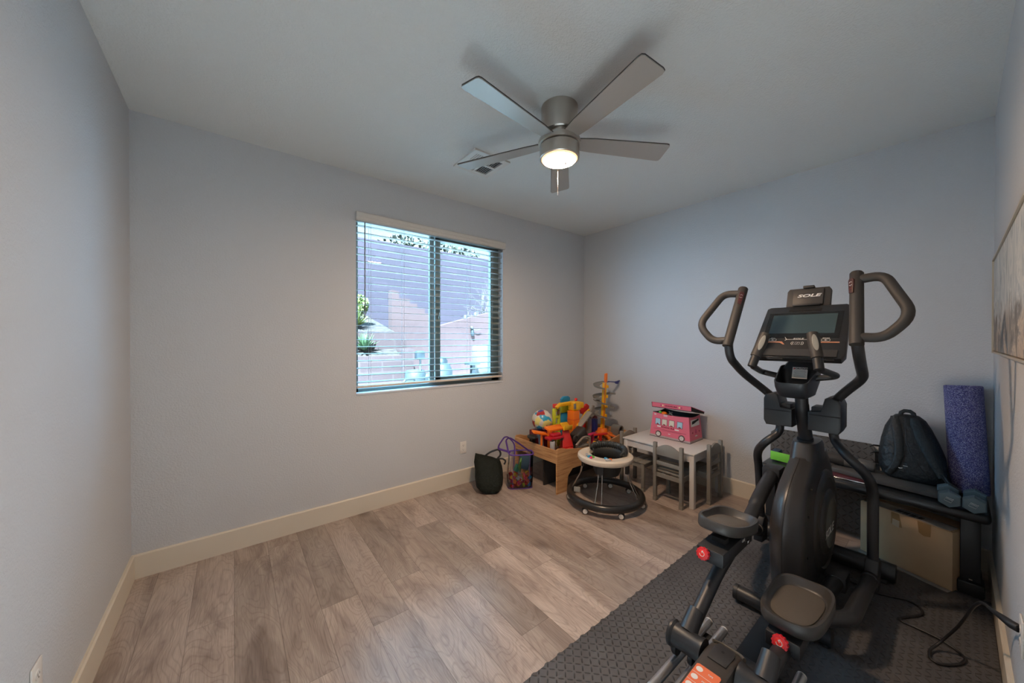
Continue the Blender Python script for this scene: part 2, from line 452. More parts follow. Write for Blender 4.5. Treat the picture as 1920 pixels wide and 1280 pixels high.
def baseboard(name, x0, y0, x1, y1, nx, ny):
    """board with a small bevelled top, 14 cm tall; inward normal nx, ny"""
    t, hb = 0.016, 0.140
    prof = [(0, 0), (t, 0), (t, hb - 0.006), (t - 0.006, hb), (0, hb)]
    b = MB(); rings = []
    for (x, y) in ((x0, y0), (x1, y1)): rings.append([(x + nx * p[0], y + ny * p[0], p[1]) for p in prof])
    b.loft(rings); return struct(name, b, M_TRIM, smooth=False)
baseboard('baseboard_window_side', -Wd, 0, 0, 0, 0, -1)
baseboard('baseboard_back', 0, -0.016, 0, -D + 0.016, -1, 0)
baseboard('baseboard_left', -Wd, -0.016, -Wd, -D + 0.016, 1, 0)
baseboard('baseboard_right', DX1, -D, -1.70, -D, 0, 1)
baseboard('baseboard_right_far', -1.698, -D, 0, -D, 0, 1)

# window: painted sill ledge, bronze-green slider frame, panes
struct('trim_1', MB().bx(WX0, WX1, -0.006, 0.10, WZ0 - 0.012, WZ0 + 0.004, bev=0.003), mat('sill_paint', (0.62, 0.66, 0.72), 0.5))
M_FRAME = mat('window_frame_taupe', (0.20, 0.235, 0.215), 0.45)
win = bpy.data.objects.new('window_1', None); COL.objects.link(win); win['kind'] = 'structure'; win.location = (WX0, 0.1, WZ0)
fb = MB(); y0, y1 = 0.085, 0.145
fb.bx(WX0, WX0 + 0.035, y0, y1, WZ0, WZ1).bx(WX1 - 0.085, WX1, y0, y1, WZ0, WZ1).bx(WX0, WX1, y0, y1, WZ0, WZ0 + 0.03).bx(WX0, WX1, y0, y1, WZ1 - 0.04, WZ1)
fb.build('window_frame', M_FRAME, win)
MX = -2.062
sb = MB(); sb.bx(MX - 0.055, MX - 0.008, 0.075, 0.10, WZ0 + 0.03, WZ1 - 0.04, bev=0.004)
sb.build('fixed_stile', M_FRAME, win)
sb = MB(); sb.bx(MX + 0.002, MX + 0.052, 0.066, 0.10, WZ0 + 0.03, WZ1 - 0.04, bev=0.004).bx(MX + 0.002, WX1 - 0.085, 0.066, 0.10, WZ0 + 0.03, WZ0 + 0.085, bev=0.004).bx(MX + 0.002, WX1 - 0.085, 0.066, 0.10, WZ1 - 0.085, WZ1 - 0.04, bev=0.004).bx(WX1 - 0.115, WX1 - 0.085, 0.066, 0.10, WZ0 + 0.03, WZ1 - 0.04, bev=0.004)
sb.build('sliding_sash', M_FRAME, win)
MB().tube([(MX + 0.028, 0.064, 1.60), (MX + 0.02, 0.050, 1.62), (MX + 0.028, 0.050, 1.66), (MX + 0.036, 0.064, 1.64)], 0.005, n=8).build('latch', mat('latch_metal', (0.12, 0.13, 0.12), 0.4), win)
gb = MB(); gb.quad([(WX0 + 0.03, 0.112, WZ0 + 0.03), (MX, 0.112, WZ0 + 0.03), (MX, 0.112, WZ1 - 0.04), (WX0 + 0.03, 0.112, WZ1 - 0.04)]).build('pane', M_GLASS, win)
gb = MB(); gb.quad([(MX, 0.085, WZ0 + 0.03), (WX1 - 0.08, 0.085, WZ0 + 0.03), (WX1 - 0.08, 0.085, WZ1 - 0.04), (MX, 0.085, WZ1 - 0.04)]).build('pane', M_GLASS, win)

# ---- window blind
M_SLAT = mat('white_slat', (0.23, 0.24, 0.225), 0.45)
bl = thing('window_blind', 'white wide-slat horizontal blind filling the two-pane window', 'blind', (WX0, 0, WZ1))
vb = MB()
prof = [(0.0, 0.0), (-0.030, 0.0), (-0.034, 0.006), (-0.030, 0.012), (-0.030, 0.030), (-0.036, 0.036), (-0.036, 0.062), (-0.030, 0.070), (0.0, 0.070)]
vb.loft([[(x, p[0], WZ1 - 0.058 + p[1]) for p in prof] for x in (WX0 - 0.004, WX1 + 0.012)])
vb.build('valance', mat('valance_white', (0.62, 0.60, 0.56), 0.45), bl, smooth=False)
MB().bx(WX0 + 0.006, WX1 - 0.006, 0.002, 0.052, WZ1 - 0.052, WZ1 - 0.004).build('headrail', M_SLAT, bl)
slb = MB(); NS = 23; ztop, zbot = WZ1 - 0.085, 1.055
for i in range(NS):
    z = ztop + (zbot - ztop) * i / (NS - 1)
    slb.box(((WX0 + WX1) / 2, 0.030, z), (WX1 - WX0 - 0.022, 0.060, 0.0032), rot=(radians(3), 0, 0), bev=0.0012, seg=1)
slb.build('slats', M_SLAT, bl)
MB().bx(WX0 + 0.008, WX1 - 0.008, 0.004, 0.056, 1.008, 1.026, bev=0.004).build('bottom_rail', mat('bottom_rail_lit_tan', (0.66, 0.58, 0.50), 0.45), bl)  # tan of the warm light is put into the rail's colour
cb = MB()
for x in (-2.672, -2.39, -2.095, -1.72, -1.45):
    for y in (0.001, 0.059): cb.cyl((x, y, 1.01), (x, y, WZ1 - 0.06), 0.0011, n=6)
cb.build('ladder_cords', mat('cord_grey', (0.35, 0.38, 0.40), 0.7), bl)
MB().cyl((-2.722, -0.012, 1.585), (-2.722, -0.012, WZ1 - 0.062), 0.0045, n=10, bev=0.001).build('tilt_wand', mat('wand_dark', (0.13, 0.11, 0.11), 0.4), bl)

# ================================================================== OUTSIDE
GZ = 0.30
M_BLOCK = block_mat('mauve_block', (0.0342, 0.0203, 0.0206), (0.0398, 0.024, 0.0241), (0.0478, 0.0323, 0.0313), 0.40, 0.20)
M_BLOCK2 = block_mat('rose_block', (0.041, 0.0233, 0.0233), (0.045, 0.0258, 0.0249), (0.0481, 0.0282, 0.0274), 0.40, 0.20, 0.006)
M_BLOCK3 = block_mat('shade_toned_block', (0.0271, 0.0204, 0.0279), (0.0313, 0.0231, 0.0312), (0.0242, 0.0185, 0.0246), 0.40, 0.20, 0.008)  # shade on the back wall is put into this darker block colour
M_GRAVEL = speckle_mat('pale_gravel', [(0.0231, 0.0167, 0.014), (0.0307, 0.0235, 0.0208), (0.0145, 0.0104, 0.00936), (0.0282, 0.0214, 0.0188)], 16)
tag(struct('ground_outside', MB().bx(-9, 12, TH, 3.0, -0.25, GZ - 0.02), mat('bounce_paving', (0.78, 0.78, 0.76), 0.9)), '', None) if 0 else struct('ground_outside', MB().bx(-9, 12, TH + 0.001, 14, -0.4, GZ), mat('bounce_paving', (0.80, 0.82, 0.84), 0.9, var=(3, 0.05)))  # unseen ground, kept pale to bounce sunlight into the room

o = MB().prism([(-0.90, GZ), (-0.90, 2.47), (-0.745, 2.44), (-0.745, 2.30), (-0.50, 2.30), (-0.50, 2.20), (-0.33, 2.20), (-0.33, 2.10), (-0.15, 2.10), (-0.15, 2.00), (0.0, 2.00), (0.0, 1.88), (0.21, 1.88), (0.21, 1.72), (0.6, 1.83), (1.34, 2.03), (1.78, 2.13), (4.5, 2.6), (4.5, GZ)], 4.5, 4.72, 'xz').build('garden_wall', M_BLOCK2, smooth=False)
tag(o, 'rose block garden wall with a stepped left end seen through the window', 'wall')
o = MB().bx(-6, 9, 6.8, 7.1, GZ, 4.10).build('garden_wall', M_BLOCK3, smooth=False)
tag(o, 'tall shade-toned purple-grey block wall at the back of the yard', 'wall')
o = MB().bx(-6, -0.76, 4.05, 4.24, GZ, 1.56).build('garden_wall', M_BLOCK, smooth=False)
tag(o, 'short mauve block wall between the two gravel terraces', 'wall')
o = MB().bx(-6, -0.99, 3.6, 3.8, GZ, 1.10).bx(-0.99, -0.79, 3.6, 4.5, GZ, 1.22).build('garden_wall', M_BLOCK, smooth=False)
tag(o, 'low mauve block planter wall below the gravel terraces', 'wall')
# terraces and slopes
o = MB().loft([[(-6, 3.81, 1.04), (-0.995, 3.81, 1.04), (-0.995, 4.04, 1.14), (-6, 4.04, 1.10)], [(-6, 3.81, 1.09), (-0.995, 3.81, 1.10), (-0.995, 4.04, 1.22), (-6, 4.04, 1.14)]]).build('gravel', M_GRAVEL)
tag(o, 'pale gravel on the lower terrace behind the planter wall', 'gravel', kind='stuff')
o = MB().loft([[(-6, 4.25, 1.50), (-0.92, 4.25, 1.50), (-0.92, 6.78, 2.0), (-6, 6.78, 2.0)], [(-6, 4.25, 1.555), (-0.92, 4.25, 1.56), (-0.92, 6.78, 2.12), (-6, 6.78, 2.12)]]).build('gravel', M_GRAVEL)
tag(o, 'pale gravel on the upper terrace in front of the tall back wall', 'gravel', kind='stuff')
o = MB().quad([(-6, 7.11, 4.05), (9, 7.11, 4.05), (12, 12, 6.3), (-8, 12, 6.4)]).build('gravel', M_GRAVEL)
tag(o, 'pale gravel hillside above the tall back wall', 'gravel', kind='stuff')

def leaf_cloud(c, r, n, size, rnd, sc=(1, 1, 1)):
    b = MB()
    for i in range(n):
        d = Vector((rnd.gauss(0, 1), rnd.gauss(0, 1), rnd.gauss(0, 1))).normalized() * (rnd.random() ** 0.4) * r
        p = Vector(c) + Vector((d.x * sc[0], d.y * sc[1], d.z * sc[2])); s = size * rnd.uniform(0.6, 1.3)
        e = Euler((rnd.uniform(0, 6), rnd.uniform(0, 6), rnd.uniform(0, 6))).to_matrix()
        q = [p + e @ Vector(v) * s for v in ((-0.5, 0, 0), (0, 0.3, 0.08), (0.6, 0, 0), (0, -0.3, 0.08))]
        b.quad(q)
    return b
rb = random.Random(3)
bu = thing('shrub', 'yellow-green leafy shrub beyond the left window pane', 'shrub', (-1.72, 4.9, 1.6))
leaf_cloud((-1.50, 4.9, 2.14), 0.60, 1200, 0.10, rb, (0.366, 0.308, 0.346)).build('foliage', mat('shrub_leaf', (0.077, 0.0962, 0.0231), 0.6, var=(8, 0.4)), bu)
sb = MB()
for k in range(5): sb.tube([(-1.55, 4.9, 1.66), (-1.55 + 0.1 * (k - 2), 4.9 + 0.05 * (k % 3 - 1), 1.85), (-1.76 + 0.17 * (k - 2), 4.92, 2.2)], [0.018, 0.012, 0.005], n=6)
sb.build('stem', mat('shrub_stem', (0.148, 0.0962, 0.0592), 0.8), bu)
def yucca(x, y, z, r, n, seed, label, col):
    rr = random.Random(seed); b = MB()
    for i in range(n):
        a = rr.uniform(0, 2 * pi); el = rr.uniform(0.35, 1.45); L = r * rr.uniform(0.75, 1.1)
        d = Vector((cos(a) * cos(el), sin(a) * cos(el), sin(el))); s = d.cross(Vector((0, 0, 1))).normalized() * 0.017
        p = Vector((x, y, z)); m1 = p + d * L * 0.5; tip = p + d * L - Vector((0, 0, 0.12 * L * cos(el)))
        b.quad([p - s * 0.7, p + s * 0.7, m1 + s, m1 - s]); b.quad([m1 - s, m1 + s, tip + s * 0.1, tip - s * 0.1])
    return tag(b.build('yucca', mat('yucca_leaf_' + str(seed), col, 0.5), None), label, 'plant')
yucca(-1.58, 4.62, 1.66, 0.42, 90, 11, 'spiky yellow-green yucca on the upper gravel terrace', (0.0844, 0.0999, 0.0192))
yucca(-1.62, 3.93, 1.19, 0.36, 90, 12, 'spiky green yucca on the lower gravel terrace', (0.0423, 0.0731, 0.0308))
# bare shrub in front of the tall wall
rr = random.Random(5); b = MB()
for k in range(46):
    a = rr.uniform(-1.2, 1.9); p = Vector((2.75, 6.2, GZ - 0.01)).lerp(Vector((2.75, 6.2, 1.9)), 1.0); q = p + Vector((-sin(a) * 0.9 * rr.uniform(0.5, 1.1), rr.uniform(-.3, .3), cos(a) * 1.25 * rr.uniform(0.5, 1)))
    mid = (p + q) / 2 + Vector((rr.uniform(-.15, .15), 0, rr.uniform(0, .2)))
    b.tube([p, mid, q], [0.011, 0.008, 0.003], n=4, caps=False)
    for j in range(3):
        e = q + Vector((rr.uniform(-.3, .2), rr.uniform(-.1, .1), rr.uniform(-.1, .35))); b.tube([mid.lerp(q, 0.4 + 0.2 * j), e], [0.005, 0.002], n=4, caps=False)
b.tube([(2.75, 6.2, GZ - 0.01), (2.75, 6.2, 1.9)], 0.03, n=6)
tag(b.build('bare_shrub', mat('pale_twig', (0.0799, 0.0622, 0.0558), 0.8), None), 'bare pale-twigged shrub in front of the tall back wall', 'shrub')
tag(leaf_cloud((1.6, 7.6, 4.35), 1.0, 700, 0.16, rb, (1.8, 0.6, 0.28)).build('groundcover', mat('grey_green_leaf', (0.0484, 0.0506, 0.0334), 0.7, var=(5, 0.3)), None), 'grey-green low plants along the hillside above the wall', 'plants', kind='stuff')
# grass and small plants at the foot of the view
rg = random.Random(9); b = MB()
for i in range(2200):
    x = rg.uniform(-2.2, 1.6); y = rg.uniform(2.62, 2.92); h = rg.uniform(0.18, 0.36); a = rg.uniform(0, pi)
    p = Vector((x, y, GZ - 0.01)); s = Vector((cos(a), sin(a), 0)) * 0.012; t_ = p + Vector((rg.uniform(-.06, .06), rg.uniform(-.06, .06), h))
    b.quad([p - s, p + s, t_ + s * 0.2, t_ - s * 0.2])
tag(b.build('grass', mat('grass_blade', (0.0462, 0.0844, 0.0154), 0.6, var=(9, 0.3)), None), 'bright green grass strip just outside the window', 'grass', kind='stuff')

# pool equipment
M_EQ = mat('pale_blue_plastic', (0.0179, 0.0239, 0.0268), 0.5); M_EQD = mat('slate_blue_plastic', (0.00713, 0.0107, 0.0137), 0.5); M_PIPE = mat('pale_pipe', (0.0321, 0.034, 0.0347), 0.5)
t = thing('pool_pump', 'pale blue pool pump with a dark motor cap on a stem, outside the left pane', 'pump', (-0.95, 3.2, GZ))
MB().lathe([(0, 0), (0.17, 0), (0.19, 0.05), (0.19, 0.33), (0.16, 0.40), (0, 0.42)], (-0.93, 3.2, GZ + 0.14), n=24).build('tank', M_EQ, t)
MB().cyl((-0.82, 3.16, GZ + 0.38), (-0.60, 3.16, GZ + 0.38), 0.10, n=20, bev=0.02).build('motor', M_EQ, t)
MB().cyl((-0.90, 3.05, GZ + 0.45), (-0.90, 3.05, GZ + 0.74), 0.018, n=10).build('stem', M_PIPE, t)
MB().bx(-0.99, -0.83, 2.98, 3.12, GZ + 0.74, GZ + 0.90, bev=0.03).build('cap', M_EQD, t)
MB().tube([(-1.22, 3.0, GZ), (-1.22, 3.0, GZ + 0.40), (-1.0, 3.0, GZ + 0.40), (-1.0, 3.0, GZ)], 0.02, fil=0.05, n=10).build('pipe', M_PIPE, t)
t = thing('pool_filter', 'grey-blue rounded filter tank just right of the window mullion', 'filter', (-0.36, 3.3, GZ))
MB().lathe([(0, 0), (0.22, 0), (0.235, 0.1), (0.225, 0.50), (0.17, 0.62), (0.13, 0.64), (0, 0.64)], (-0.36, 3.3, GZ), n=28).build('tank', M_EQ, t)
MB().lathe([(0, 0), (0.13, 0), (0.13, 0.05), (0.10, 0.09), (0.10, 0.12), (0, 0.13)], (-0.36, 3.3, GZ + 0.64), n=24).build('lid', M_EQD, t)
t = thing('utility_box', 'white upright utility cabinet by the right side of the window view', 'cabinet', (0.5, 3.25, GZ))
MB().bx(0.36, 0.62, 3.1, 3.3, GZ + 0.42, GZ + 0.98, bev=0.01).build('cabinet', mat('cabinet_white', (0.066, 0.064, 0.062), 0.5), t)
MB().bx(0.62, 0.86, 3.12, 3.3, GZ + 0.30, GZ + 1.0, bev=0.01).build('side_cabinet', M_EQ, t)
MB().bx(0.36, 0.42, 3.15, 3.25, GZ, GZ + 0.42).build('leg', M_EQ, t); MB().bx(0.80, 0.85, 3.15, 3.25, GZ, GZ + 0.30).build('leg', M_EQ, t)
t = thing('garden_stand', 'small blue-grey flat-topped stand beside the white cabinet', 'stand', (0.2, 3.0, GZ))
MB().bx(0.05, 0.31, 2.9, 3.1, GZ + 0.60, GZ + 0.66, bev=0.015).build('top', M_EQ, t)
MB().bx(0.15, 0.22, 2.96, 3.04, GZ, GZ + 0.60).build('post', M_EQD, t)
t = thing('hose_bib', 'small dark wall tap with a spout on the rose garden wall', 'tap', (1.09, 4.5, 1.6))
MB().lathe([(0, 0), (0.035, 0.02), (0.045, 0.10), (0.02, 0.22), (0, 0.24)], (1.09, 4.46, 1.48), n=12).build('body', M_EQD, t)
MB().tube([(1.10, 4.45, 1.66), (1.22, 4.44, 1.64), (1.32, 4.44, 1.67)], 0.012, n=8).sphere((1.06, 4.44, 1.70), 0.04).build('spout', M_PIPE, t)
for xx in (0.97, 1.27):
    t = tag(MB().lathe([(0, 0), (0.05, 0), (0.05, 0.04), (0.03, 0.08), (0, 0.09)], (xx, 4.6, 1.90 + 0.27 * (xx - 0.86) ), n=14).build('wall_cap_light', M_PIPE), 'small pale cap light on the rose garden wall, %s of two' % ('left' if xx < 1 else 'right'), 'light')

# ================================================================== CEILING FAN
FX, FY = -2.080, -1.562
fan = thing('ceiling_fan', 'brushed nickel flush-mount ceiling fan with five silver blades and a lit lamp', 'ceiling fan', (FX, FY, H))
MB().lathe([(0, 0), (0.105, 0), (0.105, -0.15), (0.10, -0.156), (0, -0.156)], (FX, FY, H), n=48).build('mount_housing', M_NICKEL, fan)
MB().lathe([(0, 0), (0.085, 0), (0.085, -0.028), (0.118, -0.032), (0.122, -0.045), (0.122, -0.062), (0.10, -0.066), (0, -0.066)], (FX, FY, H - 0.156), n=48).build('motor_ring', M_NICKEL, fan)
for k in range(5):
    a = radians(43.5 + 72 * k)
    pts = [(0.09, -0.040), (0.20, -0.052), (0.640, -0.069), (0.656, -0.066), (0.664, -0.054), (0.668, 0.050), (0.664, 0.064), (0.650, 0.069), (0.20, 0.052), (0.09, 0.040)]
    mx = Matrix.Translation((FX, FY, H - 0.197)) @ Matrix.Rotation(a, 4, 'Z') @ Matrix.Rotation(radians(-11), 4, 'X')
    bo = MB().prism(pts, -0.003, 0.0015, 'xy', mtx=mx).build('blade', M_BLADE, fan)
    MB().prism([(p[0] * 1.0 + (0.0015 if p[0] > 0.6 else 0), p[1] * 1.02) for p in pts], 0.0016, 0.006, 'xy', mtx=mx).build('blade_top', M_BLADETOP, bo)
MB().lathe([(0.06, 0), (0.110, 0), (0.114, -0.004), (0.114, -0.070), (0.110, -0.074), (0.104, -0.074), (0.104, -0.06), (0.06, -0.06)], (FX, FY, H - 0.222), n=48).build('light_drum', M_NICKEL, fan)
MB().lathe([(0.1035, 0.004), (0.1035, -0.006), (0.100, -0.010), (0.094, -0.0125), (0.094, -0.006)], (FX, FY, H - 0.290), n=48).build('diffuser_rim', mat('frosted_rim', (0.9, 0.8, 0.65), 0.4, emit=((1.0, 0.55, 0.26), 1.1)), fan)
MB().lathe([(0.0935, -0.004), (0.0935, -0.0125), (0.080, -0.019), (0.0, -0.023)], (FX, FY, H - 0.290), n=48).build('lamp_diffuser', mat('lit_diffuser', (1, 0.9, 0.75), 0.5, emit=((1.0, 0.70, 0.47), 330.0)), fan)
ch = MB()
for (dx, dy, z0, z1) in ((-0.045, -0.09, H - 0.27, H - 0.35), (0.075, 0.085, H - 0.28, H - 0.43)):
    MB().cyl((FX + dx, FY + dy, z0), (FX + dx, FY + dy, z1), 0.0011, n=6).lathe([(0, 0), (0.004, -0.004), (0.003, -0.024), (0, -0.026)], (FX + dx, FY + dy, z1), n=8).build('pull_chain', M_CHROME, fan)

# ceiling vent
vt = thing('ceiling_vent', 'white square louvred air vent on the ceiling behind a fan blade', 'vent', (-2.08, -0.75, H))
vx0, vx1, vy0, vy1 = -2.235, -1.925, -0.905, -0.595
fv_ = MB()
fv_.bx(vx0, vx1, vy0, vy0 + 0.040, H - 0.012, H - 0.0005).bx(vx0, vx1, vy1 - 0.040, vy1, H - 0.012, H - 0.0005).bx(vx0, vx0 + 0.040, vy0 + 0.0402, vy1 - 0.0402, H - 0.012, H - 0.0005).bx(vx1 - 0.040, vx1, vy0 + 0.0402, vy1 - 0.0402, H - 0.012, H - 0.0005)
fv_.bx(-2.088, -2.072, vy0 + 0.0402, vy1 - 0.0402, H - 0.0118, H - 0.004).bx(vx0 + 0.0402, -2.0882, -0.758, -0.742, H - 0.0118, H - 0.004).bx(-2.0718, vx1 - 0.0402, -0.758, -0.742, H - 0.0118, H - 0.004)
fv_.build('frame', M_WHITEPL, vt, smooth=False)
MB().bx(vx0 + 0.03, vx1 - 0.03, vy0 + 0.03, vy1 - 0.03, H - 0.003, H - 0.0006).build('duct', mat('duct_dark', (0.05, 0.05, 0.05), 0.8), vt)
lv = MB()
for (qx0, qx1, sgn) in ((vx0 + 0.045, -2.088, 1), (-2.072, vx1 - 0.045, -1)):
    for (qy0, qy1) in ((vy0 + 0.045, -0.758), (-0.742, vy1 - 0.045)):
        for i in range(6):
            x = qx0 + (qx1 - qx0) * (i + 0.5) / 6
            lv.box((x, (qy0 + qy1) / 2, H - 0.008), (0.010, qy1 - qy0, 0.0012), rot=(0, radians(48 * sgn), 0))
lv.build('louvres', M_WHITEPL, vt, smooth=False)

# wall outlets
def outlet(label, mtx, blank=None):
    """local x along the wall, y up, z out of the wall"""
    loc = mtx.translation
    o = thing('wall_outlet', label, 'outlet', loc)
    MB().box((0, 0, 0.003), (0.072, 0.116, 0.005), bev=0.002).xf(mtx).build('plate', M_WHITEPL, o)
    for s in (-1, 1):
        sk = MB().prism([(0.017 * cos(a) * 1.0, 0.0145 * sin(a) + s * 0.020) for a in [2 * pi * i / 20 for i in range(20)]], 0.005, 0.0075, 'xy', mtx=mtx).build('socket', M_WHITEPL, o)
        MB().box((-0.006, s * 0.020 + 0.002, 0.0074), (0.002, 0.008, 0.001)).box((0.006, s * 0.020 + 0.002, 0.0074), (0.002, 0.007, 0.001)).box((0, s * 0.020 - 0.008, 0.0074), (0.004, 0.004, 0.001)).xf(mtx).build('slots', M_DARK, sk)
    return o
outlet('white double wall outlet below the window, left of the black bag', frame((-1.802, 0, 0.35), (1, 0, 0), (0, 0, 1)))
outlet('white double wall outlet on the left wall, at the bottom left corner of the photo', frame((-Wd, -1.272, 0.372), (0, 1, 0), (0, 0, 1)))
outlet('white double wall outlet on the right wall with the black power cord plugged in', frame((-1.545, -D, 0.437), (-1, 0, 0), (0, 0, 1)))

# painting
pt = thing('framed_painting', 'grey and blue abstract canvas in a thin frame on the right wall', 'painting', (-1.2, -D, 1.6))
AX = frame((-1.275, -D + 0.001, 1.345), (-1, 0, 0), (0, 0, 1))
cv = MB().bx(-0.83, 0.83, 0.004, 0.466, 0.002, 0.020)
cv.bm.verts.ensure_lookup_table()
co = MB().bx(-0.83, 0.83, 0.002, 0.018, 0.004, 0.466).build('canvas', art_mat())
co.location = (-1.275, -D, 1.345); attach_m = None
co.parent = pt; co.matrix_parent_inverse = world_of(pt).inverted()
fr = MB()
for (a0, a1, b0, b1) in ((-2.115, -0.435, 1.338, 1.346), (-2.115, -0.435, 1.814, 1.822), (-2.115, -2.107, 1.338, 1.822), (-0.443, -0.435, 1.338, 1.822)): fr.bx(a0, a1, -D + 0.001, -D + 0.024, b0, b1)
fr.build('frame', mat('champagne_frame', (0.52, 0.46, 0.36), 0.35, 0.5), pt)

# ================================================================== FOAM FLOOR MATS (interlocking)
def jig(p0, p1, out, n=8, depth=0.012):
    """points along an edge with small interlocking teeth (excludes p1)"""
    P = []; p0, p1, out = Vector(p0), Vector(p1), Vector(out); d = (p1 - p0)
    for i in range(n):
        a, b = (i + 0.18) / n, (i + 0.38) / n; c, e = (i + 0.62) / n, (i + 0.82) / n
        if i == 0: P.append(p0)
        P += [p0 + d * a, p0 + d * (a + 0.02 / 1) + out * depth, p0 + d * (c - 0.02) + out * depth, p0 + d * c]
    return P
TS = 0.610; MX0, MY0 = -0.42, -1.905
tile_names = {
    (0, 0): 'black diamond-plate foam mat tile under the left swing arm, nearest the play table',
    (1, 0): 'black diamond-plate foam mat tile below the left pedal, second along the mat edge',
    (2, 0): 'black diamond-plate foam mat tile left of the roller hub, third along the mat edge',
    (3, 0): 'black diamond-plate foam mat tile at the bottom edge of the photo, end of the mat',
    (0, 1): 'black diamond-plate foam mat tile in front of the cardboard box and bench leg',
    (1, 1): 'black diamond-plate foam mat tile crossed by the black power cord',
    (3, 1): 'black foam mat tile in the bottom right corner, between the cord loop and baseboard',
    (2, 1): 'black diamond-plate foam mat tile under the right pedal, below the power cord loop',
}
for (i, j), lab in tile_names.items():
    x1 = MX0 - i * TS; x0 = x1 - TS; y1 = MY0 - j * TS; y0 = y1 - TS if j == 0 else -D + 0.018
    pts = []
    pts += jig((x1, y1), (x0, y1), (0, 1), depth=0.006 if j == 0 else 0.010)
    pts += jig((x0, y1), (x0, y0), (-1, 0), depth=0.010 if (i + 1, j) in tile_names else 0.004)
    pts += [Vector((x0, y0))] + (jig((x1, y0), (x0, y0), (0, 1), depth=0.010)[::-1] if j == 0 else []) + [Vector((x1, y0))]
    if j == 0: pts = [p for p in pts]
    r_edge = jig((x1, y1), (x1, y0), (-1, 0), depth=0.010)[::-1] if i > 0 else [Vector((x1, y0))]
    pts += r_edge
    out = []
    for p in pts:
        q = (round(p[0], 5), round(p[1], 5))
        if not out or (abs(out[-1][0] - q[0]) + abs(out[-1][1] - q[1])) > 1e-4: out.append(q)
    if abs(out[0][0] - out[-1][0]) + abs(out[0][1] - out[-1][1]) < 1e-4: out.pop()
    o = MB().prism(out, 0.0002, 0.012, 'xy').build('foam_mat_tile', M_MAT, smooth=False)
    tag(o, lab, 'mat', group='foam mat tiles on the floor')

# ================================================================== ELLIPTICAL TRAINER
YC = -2.455
el = thing('elliptical_trainer', 'large black elliptical exercise machine with a console, moving handlebars and two pedals', 'exercise machine', (-1.3, YC, 0.012))
def P3(x, w, z): return Vector((x, YC + w, z))
F0 = 0.012
# base
MB().tube([P3(-0.60, 0.30, 0.065), P3(-0.60, -0.33, 0.065)], 0.050, n=20, flat=1.0).build('front_stabilizer', M_BLK, el)
ms = MB().tube([P3(-1.45, 0.185, 0.056), P3(-1.45, -0.185, 0.056)], 0.036, n=20).build('rear_stabilizer', M_BLK, el)
for s in (1, -1):
    MB().tube([P3(-1.45, 0.178 * s, 0.056), P3(-1.45, 0.196 * s, 0.056)], 0.038, n=20).build('end_cap', M_BLKPL, ms)
    MB().cyl(P3(-1.45, 0.172 * s, F0), P3(-1.45, 0.172 * s, F0 + 0.014), 0.020, n=16).build('foot', M_BLKPL, ms)
    MB().bx(-0.66, -0.54, YC + 0.27 * s - 0.03, YC + 0.27 * s + 0.03, F0, F0 + 0.02, bev=0.004).build('foot', M_BLKPL, el)
MB().bx(-2.55, -0.62, YC - 0.046, YC + 0.046, F0 + 0.018, F0 + 0.062, bev=0.006).build('centre_beam', M_BLK, el)
MB().bx(-2.62, -2.54, YC - 0.24, YC + 0.24, F0, F0 + 0.07, bev=0.02).build('back_stabilizer', M_BLK, el)
# roller rails
for w in (0.164, 0.100, -0.100, -0.173):
    rr_ = MB().cyl(P3(-2.60, w, 0.110), P3(-1.855, w, 0.110), 0.0165, n=20).build('roller_rail', M_SILVER, el)
    MB().lathe([(0.0165, 0), (0.016, 0.006), (0.012, 0.010), (0, 0.011)], P3(-1.855, w, 0.110), (1, 0, 0), n=20).build('end_cap', M_WHITEPL, rr_)
MB().bx(-1.95, -1.90, YC - 0.20, YC + 0.20, 0.060, 0.092, bev=0.004).build('rail_bracket', M_BLK, el)

# shroud: lofted horizontal sections (rear ridge, rear corners, side, front)
sec = [  # z, ridge x, corner x, corner w, side w, front x
    (0.085, -1.400, -1.335, 0.062, 0.070, -0.56),
    (0.20, -1.420, -1.350, 0.066, 0.076, -0.55),
    (0.36, -1.425, -1.360, 0.068, 0.080, -0.54),
    (0.46, -1.410, -1.360, 0.066, 0.078, -0.55),
    (0.56, -1.375, -1.325, 0.060, 0.074, -0.58),
    (0.63, -1.305, -1.250, 0.056, 0.070, -0.62),
    (0.68, -1.225, -1.165, 0.054, 0.066, -0.66),
    (0.735, -1.110, -1.060, 0.050, 0.062, -0.70),
    (0.745, -1.100, -1.050, 0.050, 0.060, -0.71),
]
rings = []
for (z, xr, xc, wc, ws, xf) in sec:
    half = [(xr, 0.0), (xr + 0.012, wc * 0.35), (xc - 0.012, wc * 0.86), (xc, wc), (xc + 0.05, wc + (ws - wc) * 0.6), (xc + 0.14, ws), ((xc + xf) / 2, ws), (xf - 0.12, ws), (xf - 0.03, ws * 0.8), (xf, ws * 0.4)]
    full = [(x, w) for x, w in half] + [(x, -w) for x, w in half[:0:-1]]
    rings.append([P3(x, w, z) for x, w in full])
sh = MB().loft(rings).build('shroud', M_SHROUD, el, ang=60)
MB().tube([rg_2[0] + Vector((-0.0004, 0, 0)) for rg_2 in rings], 0.0011, n=6).build('ridge_shade_line', M_DARK, sh)  # thin dark line added in place of the ridge's crisp shading
